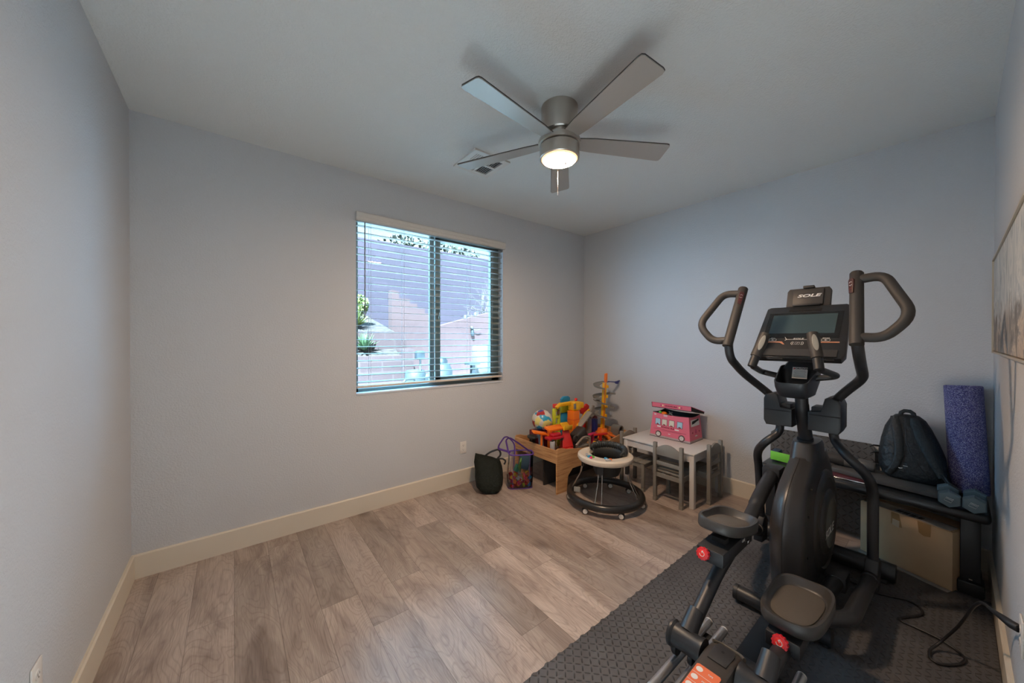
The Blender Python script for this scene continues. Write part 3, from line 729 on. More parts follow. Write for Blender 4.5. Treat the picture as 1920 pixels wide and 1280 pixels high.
# collar on top of the shroud
ck = []
for (z, xr, wr, xf) in ((0.715, -1.098, 0.066, -0.76), (0.80, -1.062, 0.062, -0.80), (0.822, -1.052, 0.056, -0.82), (0.826, -1.030, 0.045, -0.85)):
    pts = []
    for i in range(24):
        a = 2 * pi * i / 24; cx = (xr + xf) / 2; rx = (xf - xr) / 2
        e = 0.62
        pts.append(P3(cx + rx * (abs(cos(a)) ** e) * (1 if cos(a) > 0 else -1), wr * (abs(sin(a)) ** e) * (1 if sin(a) > 0 else -1), z))
    ck.append(pts)
MB().loft(ck).build('collar', M_SHROUD, el, ang=30)
MB().cyl(P3(-0.968, 0, 0.80), P3(-0.985, 0, 0.842), 0.038, n=24, bev=0.004).build('collar_ring', M_BLK, el)
# crank covers on both sides
for s in (1, -1):
    ax = (0, s, 0)
    dc = MB().lathe([(0.285, -0.03), (0.285, 0.002), (0.272, 0.014), (0.250, 0.018), (0.243, 0.010), (0.180, 0.014), (0.172, 0.022), (0.150, 0.030), (0.135, 0.032), (0.128, 0.027), (0, 0.029)], P3(-0.915, 0.072 * s, 0.372), ax, n=56).build('crank_cover', M_SHROUD, el)
    if s < 0:
        text_obj('logo', 'SOLE', 0.062, frame(P3(-0.955, -0.1025, 0.335), (1, 0, 0.0), (0, 0, 1)), mat('logo_grey', (0.65, 0.62, 0.58), 0.4), dc, sx=1.45, shear=0.25)
screws = MB()
for (x, z) in ((-1.20, 0.62), (-1.27, 0.50), (-1.29, 0.30), (-1.02, 0.78)):
    screws.cyl(P3(x, -0.066 if z < 0.7 else -0.060, z), P3(x, -0.0765 if z < 0.7 else -0.0645, z), 0.006, n=10)
# console post
MB().tube([P3(-0.955, 0, 0.80), P3(-1.045, 0, 0.985), P3(-1.075, 0, 1.10), P3(-1.045, 0, 1.22), P3(-1.075, 0, 1.40)], [0.034, 0.032, 0.030, 0.026, 0.026], n=22, fil=0.08).build('console_post', M_BLK, el)
# accessory tray
tb = MB(); rg_ = []
def trayring(x0, x1, w0, w1, z0, z1, k=7):
    """rounded outline; x0 rear (towards user), x1 far; w half widths"""
    P = []
    cs = [(x0, w0, 1), (x0, -w0, 1), (x1, -w1, 1), (x1, w1, 1)]
    n = 4
    for i, (x, w, _) in enumerate(cs):
        px_, pw_, _ = cs[i - 1]; nx_, nw_, _ = cs[(i + 1) % 4]
        a = Vector((px_ - x, pw_ - w)).normalized(); b = Vector((nx_ - x, nw_ - w)).normalized(); r = 0.030
        for j in range(k):
            t = j / (k - 1); q = Vector((x, w)) + a * r * (1 - t) ** 2 + b * r * t * t
            f = (q.x - x0) / (x1 - x0)
            P.append(P3(q.x, q.y, z0 + (z1 - z0) * f))
    return P
outer = [trayring(-1.245, -1.12, 0.052, 0.060, 1.095, 1.10), trayring(-1.262, -1.10, 0.064, 0.072, 1.105, 1.11), trayring(-1.298, -1.08, 0.068, 0.090, 1.150, 1.19), trayring(-1.302, -1.075, 0.070, 0.092, 1.178, 1.262)]
inner = [trayring(-1.296, -1.081, 0.065, 0.087, 1.178, 1.262), trayring(-1.285, -1.10, 0.060, 0.078, 1.150, 1.19), trayring(-1.26, -1.12, 0.052, 0.062, 1.118, 1.118)]
MB().loft(outer + inner).build('accessory_tray', mat('tray_plastic', (0.018, 0.022, 0.027), 0.38), el, ang=32)
MB().loft([[P3(-1.10, 0.078, 1.24), P3(-1.10, -0.078, 1.24), P3(-1.075, -0.03, 1.318), P3(-1.075, 0.03, 1.318)], [P3(-1.07, 0.090, 1.24), P3(-1.07, -0.090, 1.24), P3(-1.055, -0.035, 1.322), P3(-1.055, 0.035, 1.322)]]).build('tray_back', M_BLKPL, el)
cl = frame(P3(-1.125, -0.004, 1.222), (0, -1, 0), (0.30, 0, 0.9))
cb_ = MB().box((0, 0, 0), (0.066, 0.064, 0.001)).xf(cl).build('caution_label', mat('caution_paper', (0.78, 0.74, 0.68), 0.6), el, smooth=False)
text_obj('caution_word', 'CAUTION', 0.012, cl @ Matrix.Translation((0.006, 0.024, 0.001)), M_DARK, cb_, sx=1.0, bold=0.0004)
MB().prism([(-0.030, 0.020), (-0.020, 0.020), (-0.025, 0.029)], 0.0008, 0.0014, 'xy', mtx=cl).build('caution_mark', M_RED, cb_)
tl = MB()
for i in range(8): tl.box((0.001, 0.013 - i * 0.0055, 0.0009), (0.054 if i % 3 else 0.046, 0.0013, 0.0006))
tl.xf(cl).build('caution_lines', mat('print_grey', (0.18, 0.17, 0.16), 0.6), cb_)
# pulse handlebar
for s in (1, -1):
    hb = MB().tube([P3(-1.16, 0.075 * s, 1.20), P3(-1.15, 0.166 * s, 1.218), P3(-1.385, 0.137 * s, 1.262), P3(-1.405, 0.134 * s, 1.285)], 0.0155, n=16, fil=0.045).build('pulse_handlebar', M_BLK, el)
    g = MB().tube([P3(-1.403, 0.137 * s, 1.262), P3(-1.378, 0.126 * s, 1.318)], 0.0205, n=18).build('grip_sleeve', M_BLKPL, hb)
    g = MB().tube([P3(-1.380, 0.127 * s, 1.316), P3(-1.345, 0.105 * s, 1.400), P3(-1.328, 0.097 * s, 1.435)], [0.0245, 0.0245, 0.0225], n=20).build('pulse_grip', M_GRIP, hb)
    pdm = frame(P3(-1.374, 0.102 * s, 1.372), (0.034, -0.02 * s, 0.085), (0.3, -s * 0.9, 0))
    ell = [(0.043 * cos(a), 0.0115 * sin(a)) for a in [2 * pi * i / 24 for i in range(24)]]
    n3 = Vector((-0.80, -0.30 if s > 0 else -0.30, 0.25)).normalized()
    axg = Vector((0.034, -0.02 * s, 0.085)).normalized(); n3 = (n3 - axg * n3.dot(axg)).normalized()
    fm = Matrix((axg, n3.cross(axg), n3)).transposed().to_4x4(); fm.translation = P3(-1.352, 0.109 * s, 1.382) + n3 * 0.0205
    MB().prism(ell, -0.004, 0.0058, 'xy', bev=0.001, mtx=fm).build('pulse_sensor', mat('sensor_silver', (0.48, 0.46, 0.40), 0.3, 0.5), hb)
# console
cB, cT = P3(-1.225, 0, 1.310), P3(-0.965, 0, 1.600)
cy = (cT - cB).normalized(); cx_ = Vector((0, -1, 0)); cn = cx_.cross(cy)
CF = Matrix((cx_, cy, cn)).transposed().to_4x4(); CF.translation = (cB + cT) / 2; Lc = (cT - cB).length
hw, ht = 0.191, Lc / 2
out_ = [(-hw - 0.010, -ht + 0.03), (-hw + 0.006, -ht), (hw - 0.006, -ht), (hw + 0.008, -ht + 0.03), (hw - 0.004, ht - 0.012), (hw - 0.02, ht), (-hw + 0.02, ht), (-hw + 0.004, ht - 0.012)]
con = MB().prism(out_, -0.040, 0.0, 'xy', bev=0.005, mtx=CF).build('console', mat('console_black', (0.022, 0.022, 0.023), 0.30, spec=0.5), el, ang=30)
def rect(x0, x1, y0, y1, z0=0.0, z1=0.001): return MB().bx(x0, x1, y0, y1, z0, z1).xf(CF)
rect(-0.165, 0.165, -0.055, 0.140, 0.0002, 0.0018).build('screen_bezel', mat('bezel_gloss', (0.010, 0.011, 0.012), 0.15), con)
rect(-0.143, 0.143, -0.022, 0.122, 0.0014, 0.0026).build('screen', mat('screen_glass', (0.045, 0.075, 0.085), 0.12, spec=0.6), con)
rect(-0.075, 0.072, 0.152, 0.168, -0.001, 0.002).build('vent_slot', M_DARK, con)
rect(-0.17, 0.17, -ht + 0.004, -ht + 0.050, 0.0, 0.010).build('lower_lip', M_SHROUD, con)
rect(-0.16, 0.16, -ht - 0.0012, -ht + 0.0012, -0.014, -0.008).build('chrome_line', M_CHROME, con)
text_obj('logo', 'SOLE', 0.012, CF @ Matrix.Translation((0.0, -0.062, 0.0022)), M_WHITE, con, sx=1.7, shear=0.2)
MB().prism([(-0.062, -0.050), (-0.052, -0.070), (0.052, -0.070), (0.062, -0.050), (0.060, -0.050), (0.050, -0.0682), (-0.050, -0.0682), (-0.060, -0.050)], 0.0018, 0.0024, 'xy', mtx=CF).build('logo_frame', M_WHITE, con)
M_COP = mat('copper_stripe', (0.60, 0.25, 0.14), 0.35, 0.5)
MB().prism([(-0.170, -0.083), (-0.070, -0.083), (-0.055, -0.104), (-0.062, -0.104), (-0.078, -0.091), (-0.170, -0.091)], 0.0004, 0.0024, 'xy', mtx=CF).build('stripe', M_COP, con)
MB().prism([(0.170, -0.083), (0.085, -0.083), (0.050, -0.098), (0.062, -0.098), (0.092, -0.091), (0.170, -0.091)], 0.0004, 0.0024, 'xy', mtx=CF).build('stripe', M_COP, con)
ring = [(0.5 * cos(a), 0.5 * sin(a)) for a in [2 * pi * i / 24 for i in range(24)]]
for (bx_, t_) in ((-0.115, 'FAN'), (0.115, 'START')):
    rb_ = MB().tube([CF @ Vector((bx_ + 0.017 * sx_ , -0.072 + 0.008 * sy_, 0.0024)) for sx_, sy_ in ((-1, -.6), (-.8, -1), (.8, -1), (1, -.6), (1, .6), (.8, 1), (-.8, 1), (-1, .6))], 0.0009, n=6, closed=True).build('button_ring', M_WHITE, con)
    text_obj('button_word', t_, 0.008, CF @ Matrix.Translation((bx_, -0.0585, 0.0022)), M_WHITE, rb_, sx=1.2)
    MB().prism([(bx_ - 0.004, -0.076), (bx_ + 0.006, -0.072), (bx_ - 0.004, -0.068)], 0.0018, 0.0026, 'xy', mtx=CF).build('button_mark', M_WHITE, rb_)
wp = MB()
for s in (-1, 1):
    for rr_ in (0.020, 0.027):
        wp.tube([CF @ Vector((s * rr_ * cos(a), -0.096 + rr_ * 0.62 * sin(a), 0.0026)) for a in [radians(-42 + 84 * i / 8) for i in range(9)]], 0.0011, n=6)
wp.tube([CF @ Vector((sx_ * 0.010, -0.096 + sy_ * 0.0075, 0.0026)) for sx_, sy_ in ((-1, -1), (1, -1), (1, 1), (-1, 1))], 0.0009, n=6, closed=True)
wp.tube([CF @ Vector((sx_ * 0.004, -0.096 + sy_ * 0.003, 0.0026)) for sx_, sy_ in ((-1, -1), (1, 1))], 0.0008, n=6)
wp.build('wireless_charging_mark', M_WHITE, con)
MB().tube([CF @ Vector((-0.058, -0.075, 0.0024)), CF @ Vector((-0.050, -0.069, 0.0024)), CF @ Vector((-0.044, -0.069, 0.0024))], 0.001, n=6).build('small_mark', M_WHITE, con)
MB().box((0, 0, -0.052), (0.13, 0.20, 0.05), bev=0.015).xf(CF).build('console_back', M_BLKPL, con)
# tablet holder on top
tB, tT = P3(-0.955, 0, 1.598), P3(-0.915, 0, 1.712)
ty = (tT - tB).normalized(); tn = cx_.cross(ty)
TF = Matrix((cx_, ty, tn)).transposed().to_4x4(); TF.translation = (tB + tT) / 2
th_ = MB().prism([(-0.100, -0.060), (0.100, -0.060), (0.100, 0.040), (0.090, 0.056), (-0.090, 0.056), (-0.100, 0.040)], -0.032, 0.0, 'xy', bev=0.004, mtx=TF).build('tablet_holder', M_GRIP, el, ang=30)
MB().box((0, -0.005, 0.004), (0.140, 0.098, 0.010), bev=0.004).xf(TF).build('front_panel', mat('holder_panel', (0.042, 0.037, 0.033), 0.5), th_)
MB().box((-0.001, -0.058, 0.010), (0.125, 0.010, 0.024), bev=0.003).xf(TF).build('ledge', M_BLKPL, th_)
MB().box((0.0, 0.060, -0.006), (0.052, 0.016, 0.036), bev=0.004).xf(TF).build('clamp', M_GRIP, th_)
text_obj('logo', 'SOLE', 0.024, TF @ Matrix.Translation((0.003, 0.002, 0.0096)), M_WHITE, th_, sx=1.9, shear=0.25, bold=0.0007)
MB().tube([TF @ Vector((sx_ * 0.046, 0.002 + sy_ * 0.015, 0.0092)) for sx_, sy_ in ((-1, -.5), (-.9, -1), (.9, -1), (1, -.5), (1, .5), (.9, 1), (-.9, 1), (-1, .5))], 0.0008, n=6, closed=True).build('logo_border', M_BLKPL, th_)

# swing arms, pivots and pedals (left s=+1, right s=-1)
UP = {1: [(-1.03, .135, 1.02), (-1.04, .142, 1.065), (-1.065, .19, 1.115), (-1.185, .250, 1.205), (-1.345, .262, 1.300), (-1.375, .262, 1.385), (-1.225, .240, 1.690)],
      -1: [(-1.04, .135, 1.03), (-1.05, .142, 1.085), (-1.075, .19, 1.145), (-1.130, .254, 1.215), (-1.300, .262, 1.300), (-1.395, .262, 1.400), (-1.260, .244, 1.705)]}
LO = {1: [(-0.98, .120, 0.92), (-0.975, .122, 0.845), (-1.035, .180, 0.785), (-0.930, .255, 0.690), (-0.850, .266, 0.560), (-0.808, .265, 0.20)],
      -1: [(-0.985, .118, 0.93), (-0.97, .122, 0.850), (-1.075, .190, 0.800), (-1.02, .256, 0.715), (-0.900, .266, 0.610), (-0.885, .265, 0.20)]}
for s in (1, -1):
    side = 'left' if s > 0 else 'right'
    arm = MB().tube([P3(x, w * s, z) for x, w, z in UP[s]], 0.0215, n=20, fil=0.075).build('swing_handle', M_BLK, el)
    top = Vector(UP[s][-1]); bot = Vector(UP[s][-2])
    T3 = P3(top.x, top.y * s, top.z); B3 = P3(bot.x, bot.y * s, bot.z); dd = (T3 - B3).normalized()
    MB().tube([B3 - dd * 0.02, T3 + dd * 0.012, T3 + dd * 0.018], [0.0250, 0.0250, 0.021], n=22).build('upright_grip', M_GRIP, arm)
    a1 = T3 - dd * 0.022; a0 = B3 + dd * 0.018
    MB().tube([a1, P3(a1.x - 0.005, 0.335 * s, a1.z + 0.010), P3((a1.x + a0.x) / 2 - 0.06, 0.428 * s, (a1.z + a0.z) / 2 - 0.045), P3(a0.x, 0.345 * s, a0.z - 0.006), a0], [0.0205] * 5, n=18, fil=0.075).build('outer_grip', M_GRIP, arm)
    # resistance rocker switch facing the user
    c = T3 - dd * 0.062; n3 = Vector((-0.85, -s * 0.45 if s > 0 else 0.45, 0.1)); n3 = Vector((-0.86, -0.30 if s > 0 else 0.62, 0)).normalized(); n3 = (n3 - dd * n3.dot(dd)).normalized()
    fm = Matrix((n3.cross(dd) * -1, dd, n3)).transposed().to_4x4(); fm.translation = c + n3 * 0.0215
    fm = Matrix((dd.cross(n3), dd, n3)).transposed().to_4x4(); fm.translation = c + n3 * 0.0215
    sw = MB().prism([(-0.010, -0.036), (0.010, -0.042), (0.013, 0.030), (0.006, 0.040), (-0.008, 0.040), (-0.013, 0.030)], -0.008, 0.007, 'xy', bev=0.002, mtx=fm).build('rocker_switch', mat('maroon_plastic', (0.055, 0.014, 0.015), 0.4), arm)
    mk = MB()
    for k_ in (1, -1):
        mk.tube([fm @ Vector((0.006 * cos(a), 0.010 + k_ * (0.003 + 0.007 * sin(a)), 0.0075)) for a in [pi * (0.1 + 0.8 * i / 6) for i in range(7)]], 0.0010, n=5)
    mk.build('switch_marks', M_WHITE, sw)
    MB().box((0, -0.016, 0.0072), (0.014, 0.002, 0.001)).xf(fm).build('switch_line', mat('switch_red', (0.22, 0.02, 0.02), 0.4), sw)
    # pivot housing
    def q(x, w, z): return P3(x, w * s, z)
    ph = MB().prism([(0.034, 0.912), (0.158, 0.908), (0.170, 0.935), (0.170, 1.060), (0.160, 1.085), (0.118, 1.098), (0.104, 1.090), (0.088, 1.020), (0.034, 1.012)], -1.105, -0.945, 'yz', bev=0.008)
    ph.xf(Matrix.Translation((0, YC, 0)) @ Matrix.Diagonal((1, s, 1, 1)))
    pv = ph.build('pivot_housing', mat('pivot_plastic', (0.016, 0.018, 0.020), 0.45), el, ang=30)
    MB().bx(-1.085, -0.98, YC + s * 0.045, YC + s * 0.092, 1.008, 1.040, bev=0.006).build('housing_cap', M_BLKPL, pv)
    MB().bx(-1.109, -1.10, YC + s * 0.040, YC + s * 0.166, 0.996, 1.001, bev=0.001).build('housing_seam', M_DARK, pv)
    MB().cyl(P3(-1.02, 0, 0.965), P3(-1.02, 0.05 * s, 0.965), 0.022, n=18).build('pivot_axle', M_BLK, el)
    la = MB().tube([P3(x, w * s, z) for x, w, z in LO[s]], [0.021, 0.021, 0.022, 0.023, 0.023, 0.023], n=20, fil=0.07).build('swing_arm', M_BLK, el)
    jx, jz = LO[s][-1][0], 0.155
    fk = MB().prism([(jx - 0.060, jz - 0.070), (jx + 0.035, jz - 0.080), (jx + 0.050, jz + 0.05), (jx + 0.020, jz + 0.085), (jx - 0.03, jz + 0.082), (jx - 0.060, jz + 0.045)], YC + s * 0.238, YC + s * 0.292, 'xz', bev=0.008).build('joint_cover', M_BLKPL, la)
    lk = MB().tube([P3(jx, .265 * s, jz - 0.005), P3(-1.44, .250 * s, .170), P3(-1.53, .16 * s, .170)], [0.030, 0.032, 0.030], n=20, fil=0.09) if s < 0 else MB().tube([P3(jx, .265 * s, jz - 0.005), P3(-1.30, .250 * s, .30), P3(-1.50, .225 * s, .405), P3(-1.56, .16 * s, .430)], [0.028] * 4, n=20, fil=0.06)
    lk.build('link_arm', M_BLK, el)
    MB().cyl(P3(jx - 0.045, .262 * s, jz - 0.004), P3(jx - 0.09, .262 * s, jz + (0.0 if s < 0 else 0.022)), 0.036, n=22, bev=0.005).build('link_collar', M_BLKPL, la)

# pedal arms
PA = {1: [(-2.13, .13, .215), (-1.99, .13, .285), (-1.87, .13, .345), (-1.66, .13, .410), (-1.44, .13, .472), (-1.27, .135, .545), (-1.03, .145, .600)],
      -1: [(-2.13, .13, .225), (-2.0, .13, .235), (-1.85, .13, .215), (-1.60, .13, .165), (-1.30, .135, .135), (-1.05, .145, .120)]}
for s in (1, -1):
    pa = MB().tube([P3(x, w * s, z) for x, w, z in PA[s]], [0.028, 0.027, 0.027, 0.028, 0.031, 0.034, 0.034][:len(PA[s])] if s > 0 else [0.028, 0.027, 0.028, 0.032, 0.036, 0.036], n=22, fil=0.10).build('pedal_arm', M_BLK, el)
    e = PA[s][-1]
    MB().bx(e[0] - 0.03, e[0] + 0.085, YC + s * (e[1] - 0.045), YC + s * (e[1] + 0.045), e[2] - 0.040, e[2] + 0.042, bev=0.012).build('crank_bearing', M_BLKPL, pa)
    MB().cyl(P3(-0.98, 0.10 * s, e[2]), P3(-0.98, 0.15 * s, e[2]), 0.024, n=16).build('crank_pin', M_BLK, pa)
    hx, hz = -2.150, 0.205
    hub = MB().lathe([(0.036, 0), (0.046, 0.0), (0.050, 0.004), (0.050, 0.012), (0.043, 0.020), (0.042, 0.105), (0.047, 0.118), (0.047, 0.128), (0.036, 0.128), (0, 0.120)], P3(hx, 0.188 * s, hz), (0, -s, 0), n=32).build('roller_hub', M_BLK, pa)
    MB().cyl(P3(hx, 0.184 * s, hz), P3(hx, 0.17 * s, hz), 0.036, n=24).build('hub_recess', M_DARK, hub)
    for w in ((0.164, 0.100) if s > 0 else (0.173, 0.100)):
        MB().cyl(P3(hx, (w - 0.010) * s, 0.160), P3(hx, (w + 0.010) * s, 0.160), 0.032, n=24, bev=0.004).build('roller_wheel', M_BLKPL, pa)
    MB().tube([P3(hx + 0.02, .13 * s, hz + 0.02), P3(hx + 0.095, .13 * s, hz + 0.075)], [0.034, 0.029], n=20).build('arm_socket', M_BLK, pa)
    # pedal
    if s > 0: C_, tilt, tw = P3(-1.715, 0.137, 0.535), radians(13), 0.0     # heel higher
    else: C_, tilt, tw = P3(-1.745, -0.134, 0.312), radians(3), 0.0
    PM = Matrix.Translation(C_) @ Matrix.Rotation(tilt, 4, 'Y')
    hl, hwid = (0.172, 0.102) if s > 0 else (0.184, 0.110)
    def ped(sc, off, z, front=0.0):
        out = []
        for i in range(40):
            a = 2 * pi * i / 40; ex = 0.58
            x = hl * abs(cos(a)) ** ex * (1 if cos(a) >= 0 else -1); y = hwid * abs(sin(a)) ** ex * (1 if sin(a) >= 0 else -1)
            k_ = 0.90 + 0.10 * (x / hl * 0.5 + 0.5)
            x = (abs(x) - off) * (1 if x >= 0 else -1) if abs(x) > off else x * 0.5; y = y * k_; y = (abs(y) - off) * (1 if y >= 0 else -1) if abs(y) > off else y * 0.3
            rise = front * max(0.0, x / hl)
            outer_ = front * 0.5 * max(0.0, y * s / hwid)
            out.append(PM @ Vector((x * sc, y * sc, z + rise + outer_)))
        return out
    pd = MB().loft([ped(0.80, 0, -0.032), ped(0.95, 0, -0.028), ped(0.99, 0, -0.018), ped(1.0, 0, 0.010, 0.016), ped(0.99, 0.002, 0.017, 0.019), ped(0.97, 0.008, 0.017, 0.018), ped(0.95, 0.015, 0.006, 0.004), ped(0.93, 0.017, 0.002), ped(0.90, 0.017, 0.001)]).build('pedal', mat('pedal_plastic', (0.045, 0.043, 0.041), 0.42), el, ang=50)
    MB().loft([ped(0.89, 0.019, -0.004), ped(0.89, 0.019, 0.004), ped(0.87, 0.020, 0.0055)]).build('pedal_insert', mat('pedal_insert', (0.085, 0.074, 0.060), 0.6, bump=(450, 0.5, 0.001)), pd, ang=40)
    # bracket under the pedal
    z0_, z1_ = (0.425, 0.485) if s > 0 else (0.215, 0.272)
    bk = MB().bx(-1.93, -1.585, YC + s * 0.075, YC + s * 0.185, z0_, z1_, bev=0.006)
    bk.build('pedal_bracket', M_BLKPL, el)
    MB().bx(-1.84, -1.80, YC + s * 0.10, YC + s * 0.16, z1_ - 0.004, z1_ + 0.022, bev=0.003).build('pedal_mount', M_DARK, el)
    MB().bx(-1.66, -1.62, YC + s * 0.10, YC + s * 0.16, z1_ - 0.004, z1_ + 0.018, bev=0.003).build('pedal_mount', M_DARK, el)
    kc = P3(-1.935, (0.150 if s > 0 else 0.128) * s, 0.462 if s > 0 else 0.258)
    star = []
    for i in range(64):
        a = 2 * pi * i / 64; r = 0.0255 + 0.0016 * cos(a * 12); star.append((r * cos(a), r * sin(a)))
    km = frame(kc, (0, -1, 0), (0.28, 0, 1))
    kn = MB().prism(star, 0.0, 0.022, 'xy', bev=0.003, mtx=km).build('adjustment_knob', M_RED, el)
    MB().prism([(0.0165 * cos(2 * pi * i / 28), 0.0165 * sin(2 * pi * i / 28)) for i in range(28)], 0.020, 0.0235, 'xy', bev=0.001, mtx=km).build('knob_face', mat('bright_red', (0.80, 0.03, 0.02), 0.3), kn)
    kt = MB().tube([km @ Vector((0.0095 * cos(a), 0.0095 * sin(a), 0.0238)) for a in [radians(110 - 290 * i / 18) for i in range(19)]], 0.0013, n=6)
    kt.tube([km @ Vector((-0.0032, 0.0089, 0.0238)), km @ Vector((0.003, 0.0135, 0.0238))], 0.0013, n=6).tube([km @ Vector((-0.0032, 0.0089, 0.0238)), km @ Vector((0.001, 0.003, 0.0238))], 0.0013, n=6)
    kt.build('knob_arrow', M_WHITE, kn)
    MB().cyl(kc, kc + Vector((0.02, 0, 0)), 0.013, n=14).build('knob_shaft', M_BLKPL, kn)
MB().box(P3(-1.70, 0.0745, 0.470), (0.030, 0.001, 0.012)).build('spec_sticker', mat('sticker_grey', (0.40, 0.40, 0.38), 0.5), el)
bt = MB().cyl(P3(-1.655, 0.075, 0.450), P3(-1.655, 0.066, 0.450), 0.011, n=18, bev=0.002).build('lock_bolt', M_CHROME, el)

# rear drive cover with the orange label
hc = MB(); prof = [(-2.60, 0.225), (-2.22, 0.238), (-2.165, 0.242), (-2.115, 0.236), (-2.06, 0.205), (-2.035, 0.150), (-2.03, 0.10), (-2.60, 0.10)]
cvr = MB().prism(prof, YC - 0.054, YC + 0.050, 'xz', bev=0.010, seg=3).build('rear_cover', mat('rear_cover_plastic', (0.050, 0.042, 0.036), 0.38), el, ang=30)
MB().tube([P3(-2.085, 0.052, 0.222), P3(-2.058, 0.030, 0.208), P3(-2.058, -0.034, 0.208), P3(-2.085, -0.056, 0.222)], 0.006, n=8, fil=0.01).build('cover_band', mat('band_grey', (0.10, 0.09, 0.075), 0.5), cvr)
MB().prism([(-2.20, 0.026), (-2.20, -0.036), (-2.13, -0.040), (-2.105, -0.030), (-2.105, 0.022), (-2.13, 0.030)], 0.2385, 0.2445, 'xy', bev=0.002).xf(Matrix.Translation((0, YC, 0))).build('hatch', M_SHROUD, cvr)
MB().cyl(P3(-2.140, -0.004, 0.2435), P3(-2.140, -0.004, 0.2452), 0.0055, n=14).build('screw', M_DARK, cvr)
om = frame(P3(-2.325, -0.003, 0.2405), (0, -1, 0), (1, 0, 0.03))
ob = MB().prism([(-0.040, -0.10), (0.040, -0.10), (0.040, 0.066), (0.034, 0.072), (-0.034, 0.072), (-0.040, 0.066)], 0.0, 0.0012, 'xy', mtx=om).build('instruction_label', M_ORANGE, cvr)
lw = MB()
for yy in (0.028, -0.012, -0.052): lw.bx(-0.040, 0.040, yy, yy + 0.0012, 0.0010, 0.0016)
lw.xf(om).build('label_lines', M_WHITE, ob)
for yy in (0.050, 0.010, -0.030):
    MB().lathe([(0, 0.0018), (0.011, 0.0018), (0.011, 0.0005)], om @ Vector((-0.024, yy, 0)), om.to_3x3() @ Vector((0, 0, 1)), n=12).build('label_icon', M_WHITE, ob)
    text_obj('label_word', 'TIPS' if yy > 0.04 else 'MOVE', 0.009, om @ Matrix.Translation((0.012, yy, 0.0014)), M_WHITE, ob)
screws.build('shroud_screws', M_DARK, sh)

# ================================================================== CORNER BY THE BACK WALL: tile, bench, bag, roller, weights
# foam tile leaning against the wall behind the bench
tile = tag(MB().prism([(-0.305, -0.325), (0.285, -0.325), (0.305, -0.305), (0.305, 0.300), (0.285, 0.325), (-0.27, 0.325), (-0.305, 0.29)][::-1], -0.006, 0.006, 'xy', bev=0.002).build('foam_tile', M_TILE, smooth=False), 'loose dark diamond-plate foam tile leaning on the back wall behind the bench', 'mat')
tile.matrix_world = frame((-0.052, -2.338, 0.345), (0, -1, 0), (0.07, 0, 1))
tile.location = (-0.052, -2.338, 0.345); tile.rotation_euler = frame((0, 0, 0), (0, -1, 0), (0.07, 0, 1)).to_euler()

M_VINYL = mat('black_vinyl', (0.018, 0.020, 0.022), 0.32, spec=0.5)
bn = thing('weight_bench', 'long low black padded exercise bench along the back wall', 'bench', (-0.27, -2.6, 0))
bp_ = MB(); bp_.bx(-0.470, -0.115, -3.112, -2.08, 0.428, 0.486, bev=0.022, seg=4).build('bench_pad', M_VINYL, bn)
MB().bx(-0.36, -0.33, -3.06, -2.10, 0.398, 0.4245, bev=0.004).build('side_rail', M_BLK, bn)
MB().bx(-0.19, -0.15, -3.06, -2.10, 0.385, 0.424, bev=0.004).build('side_rail', M_BLK, bn)
for yy, w_ in ((-3.045, 0.035), (-2.13, 0.03)):
    lg = MB().bx(-0.405, -0.335, yy - w_, yy + w_, 0.05, 0.4245, bev=0.004).build('leg', M_BLK, bn)
    MB().bx(-0.43, -0.310, yy - w_ - 0.014, yy + w_ + 0.010, 0.0122, 0.085, bev=0.010).build('foot', M_BLKPL, lg)
    lg = MB().bx(-0.20, -0.14, yy - w_, yy + w_, 0.05, 0.384, bev=0.004).build('leg', M_BLK, bn)
    MB().bx(-0.215, -0.120, yy - w_ - 0.01, yy + w_ + 0.01, 0.0122, 0.06, bev=0.010).build('foot', M_BLKPL, lg)
MB().box((-0.432, -3.046, 0.105), (0.004, 0.012, 0.006)).build('leg_bolt', M_CHROME, bn)
# slab lying skewed on the bench, with red strap and rod under its edge
tag(MB().prism([(-0.335, -2.46), (-0.392, -2.68), (-0.425, -2.93), (-0.20, -2.99), (-0.125, -2.46)], 0.500, 0.528, 'xy', bev=0.003).build('foam_pad', mat('grey_foam', (0.075, 0.070, 0.064), 0.75, bump=(300, 0.3, 0.001)), None), 'flat dark grey foam pad lying under the backpack on the bench', 'pad')
tag(MB().bx(-0.412, -0.330, -2.65, -2.46, 0.4865, 0.4995, bev=0.001).build('flat_case', mat('maroon_case', (0.085, 0.012, 0.018), 0.5)), 'flat dark red case under the left edge of the grey foam pad', 'case')
tag(MB().cyl((-0.425, -2.46, 0.4915), (-0.425, -2.635, 0.4915), 0.005, n=12, bev=0.001).build('metal_rod', M_CHROME), 'thin shiny metal rod lying along the front edge of the bench', 'rod')
# massage bar
mb_ = thing('massage_bar', 'black and grey cylindrical foam bar lying on the bench left of the backpack', 'massage bar', (-0.2, -2.5, 0.53))
p0, p1 = Vector((-0.245, -2.33, 0.578)), Vector((-0.235, -2.662, 0.560)); dv_ = (p1 - p0)
MB().cyl(p0, p0 + dv_ * 0.56, 0.040, n=28, bev=0.003).build('black_sleeve', M_GRIP, mb_)
MB().cyl(p0 + dv_ * 0.56, p0 + dv_ * 0.69, 0.0395, n=28).build('silver_ring', mat('pewter', (0.15, 0.14, 0.125), 0.35, 0.4), mb_)
MB().cyl(p0 + dv_ * 0.69, p0 + dv_ * 0.755, 0.037, n=28).build('black_ring', M_BLKPL, mb_)
MB().cyl(p0 + dv_ * 0.755, p1, 0.036, 0.034, n=28, bev=0.003).build('grey_end', mat('pewter_dark', (0.095, 0.093, 0.088), 0.4, 0.2), mb_)
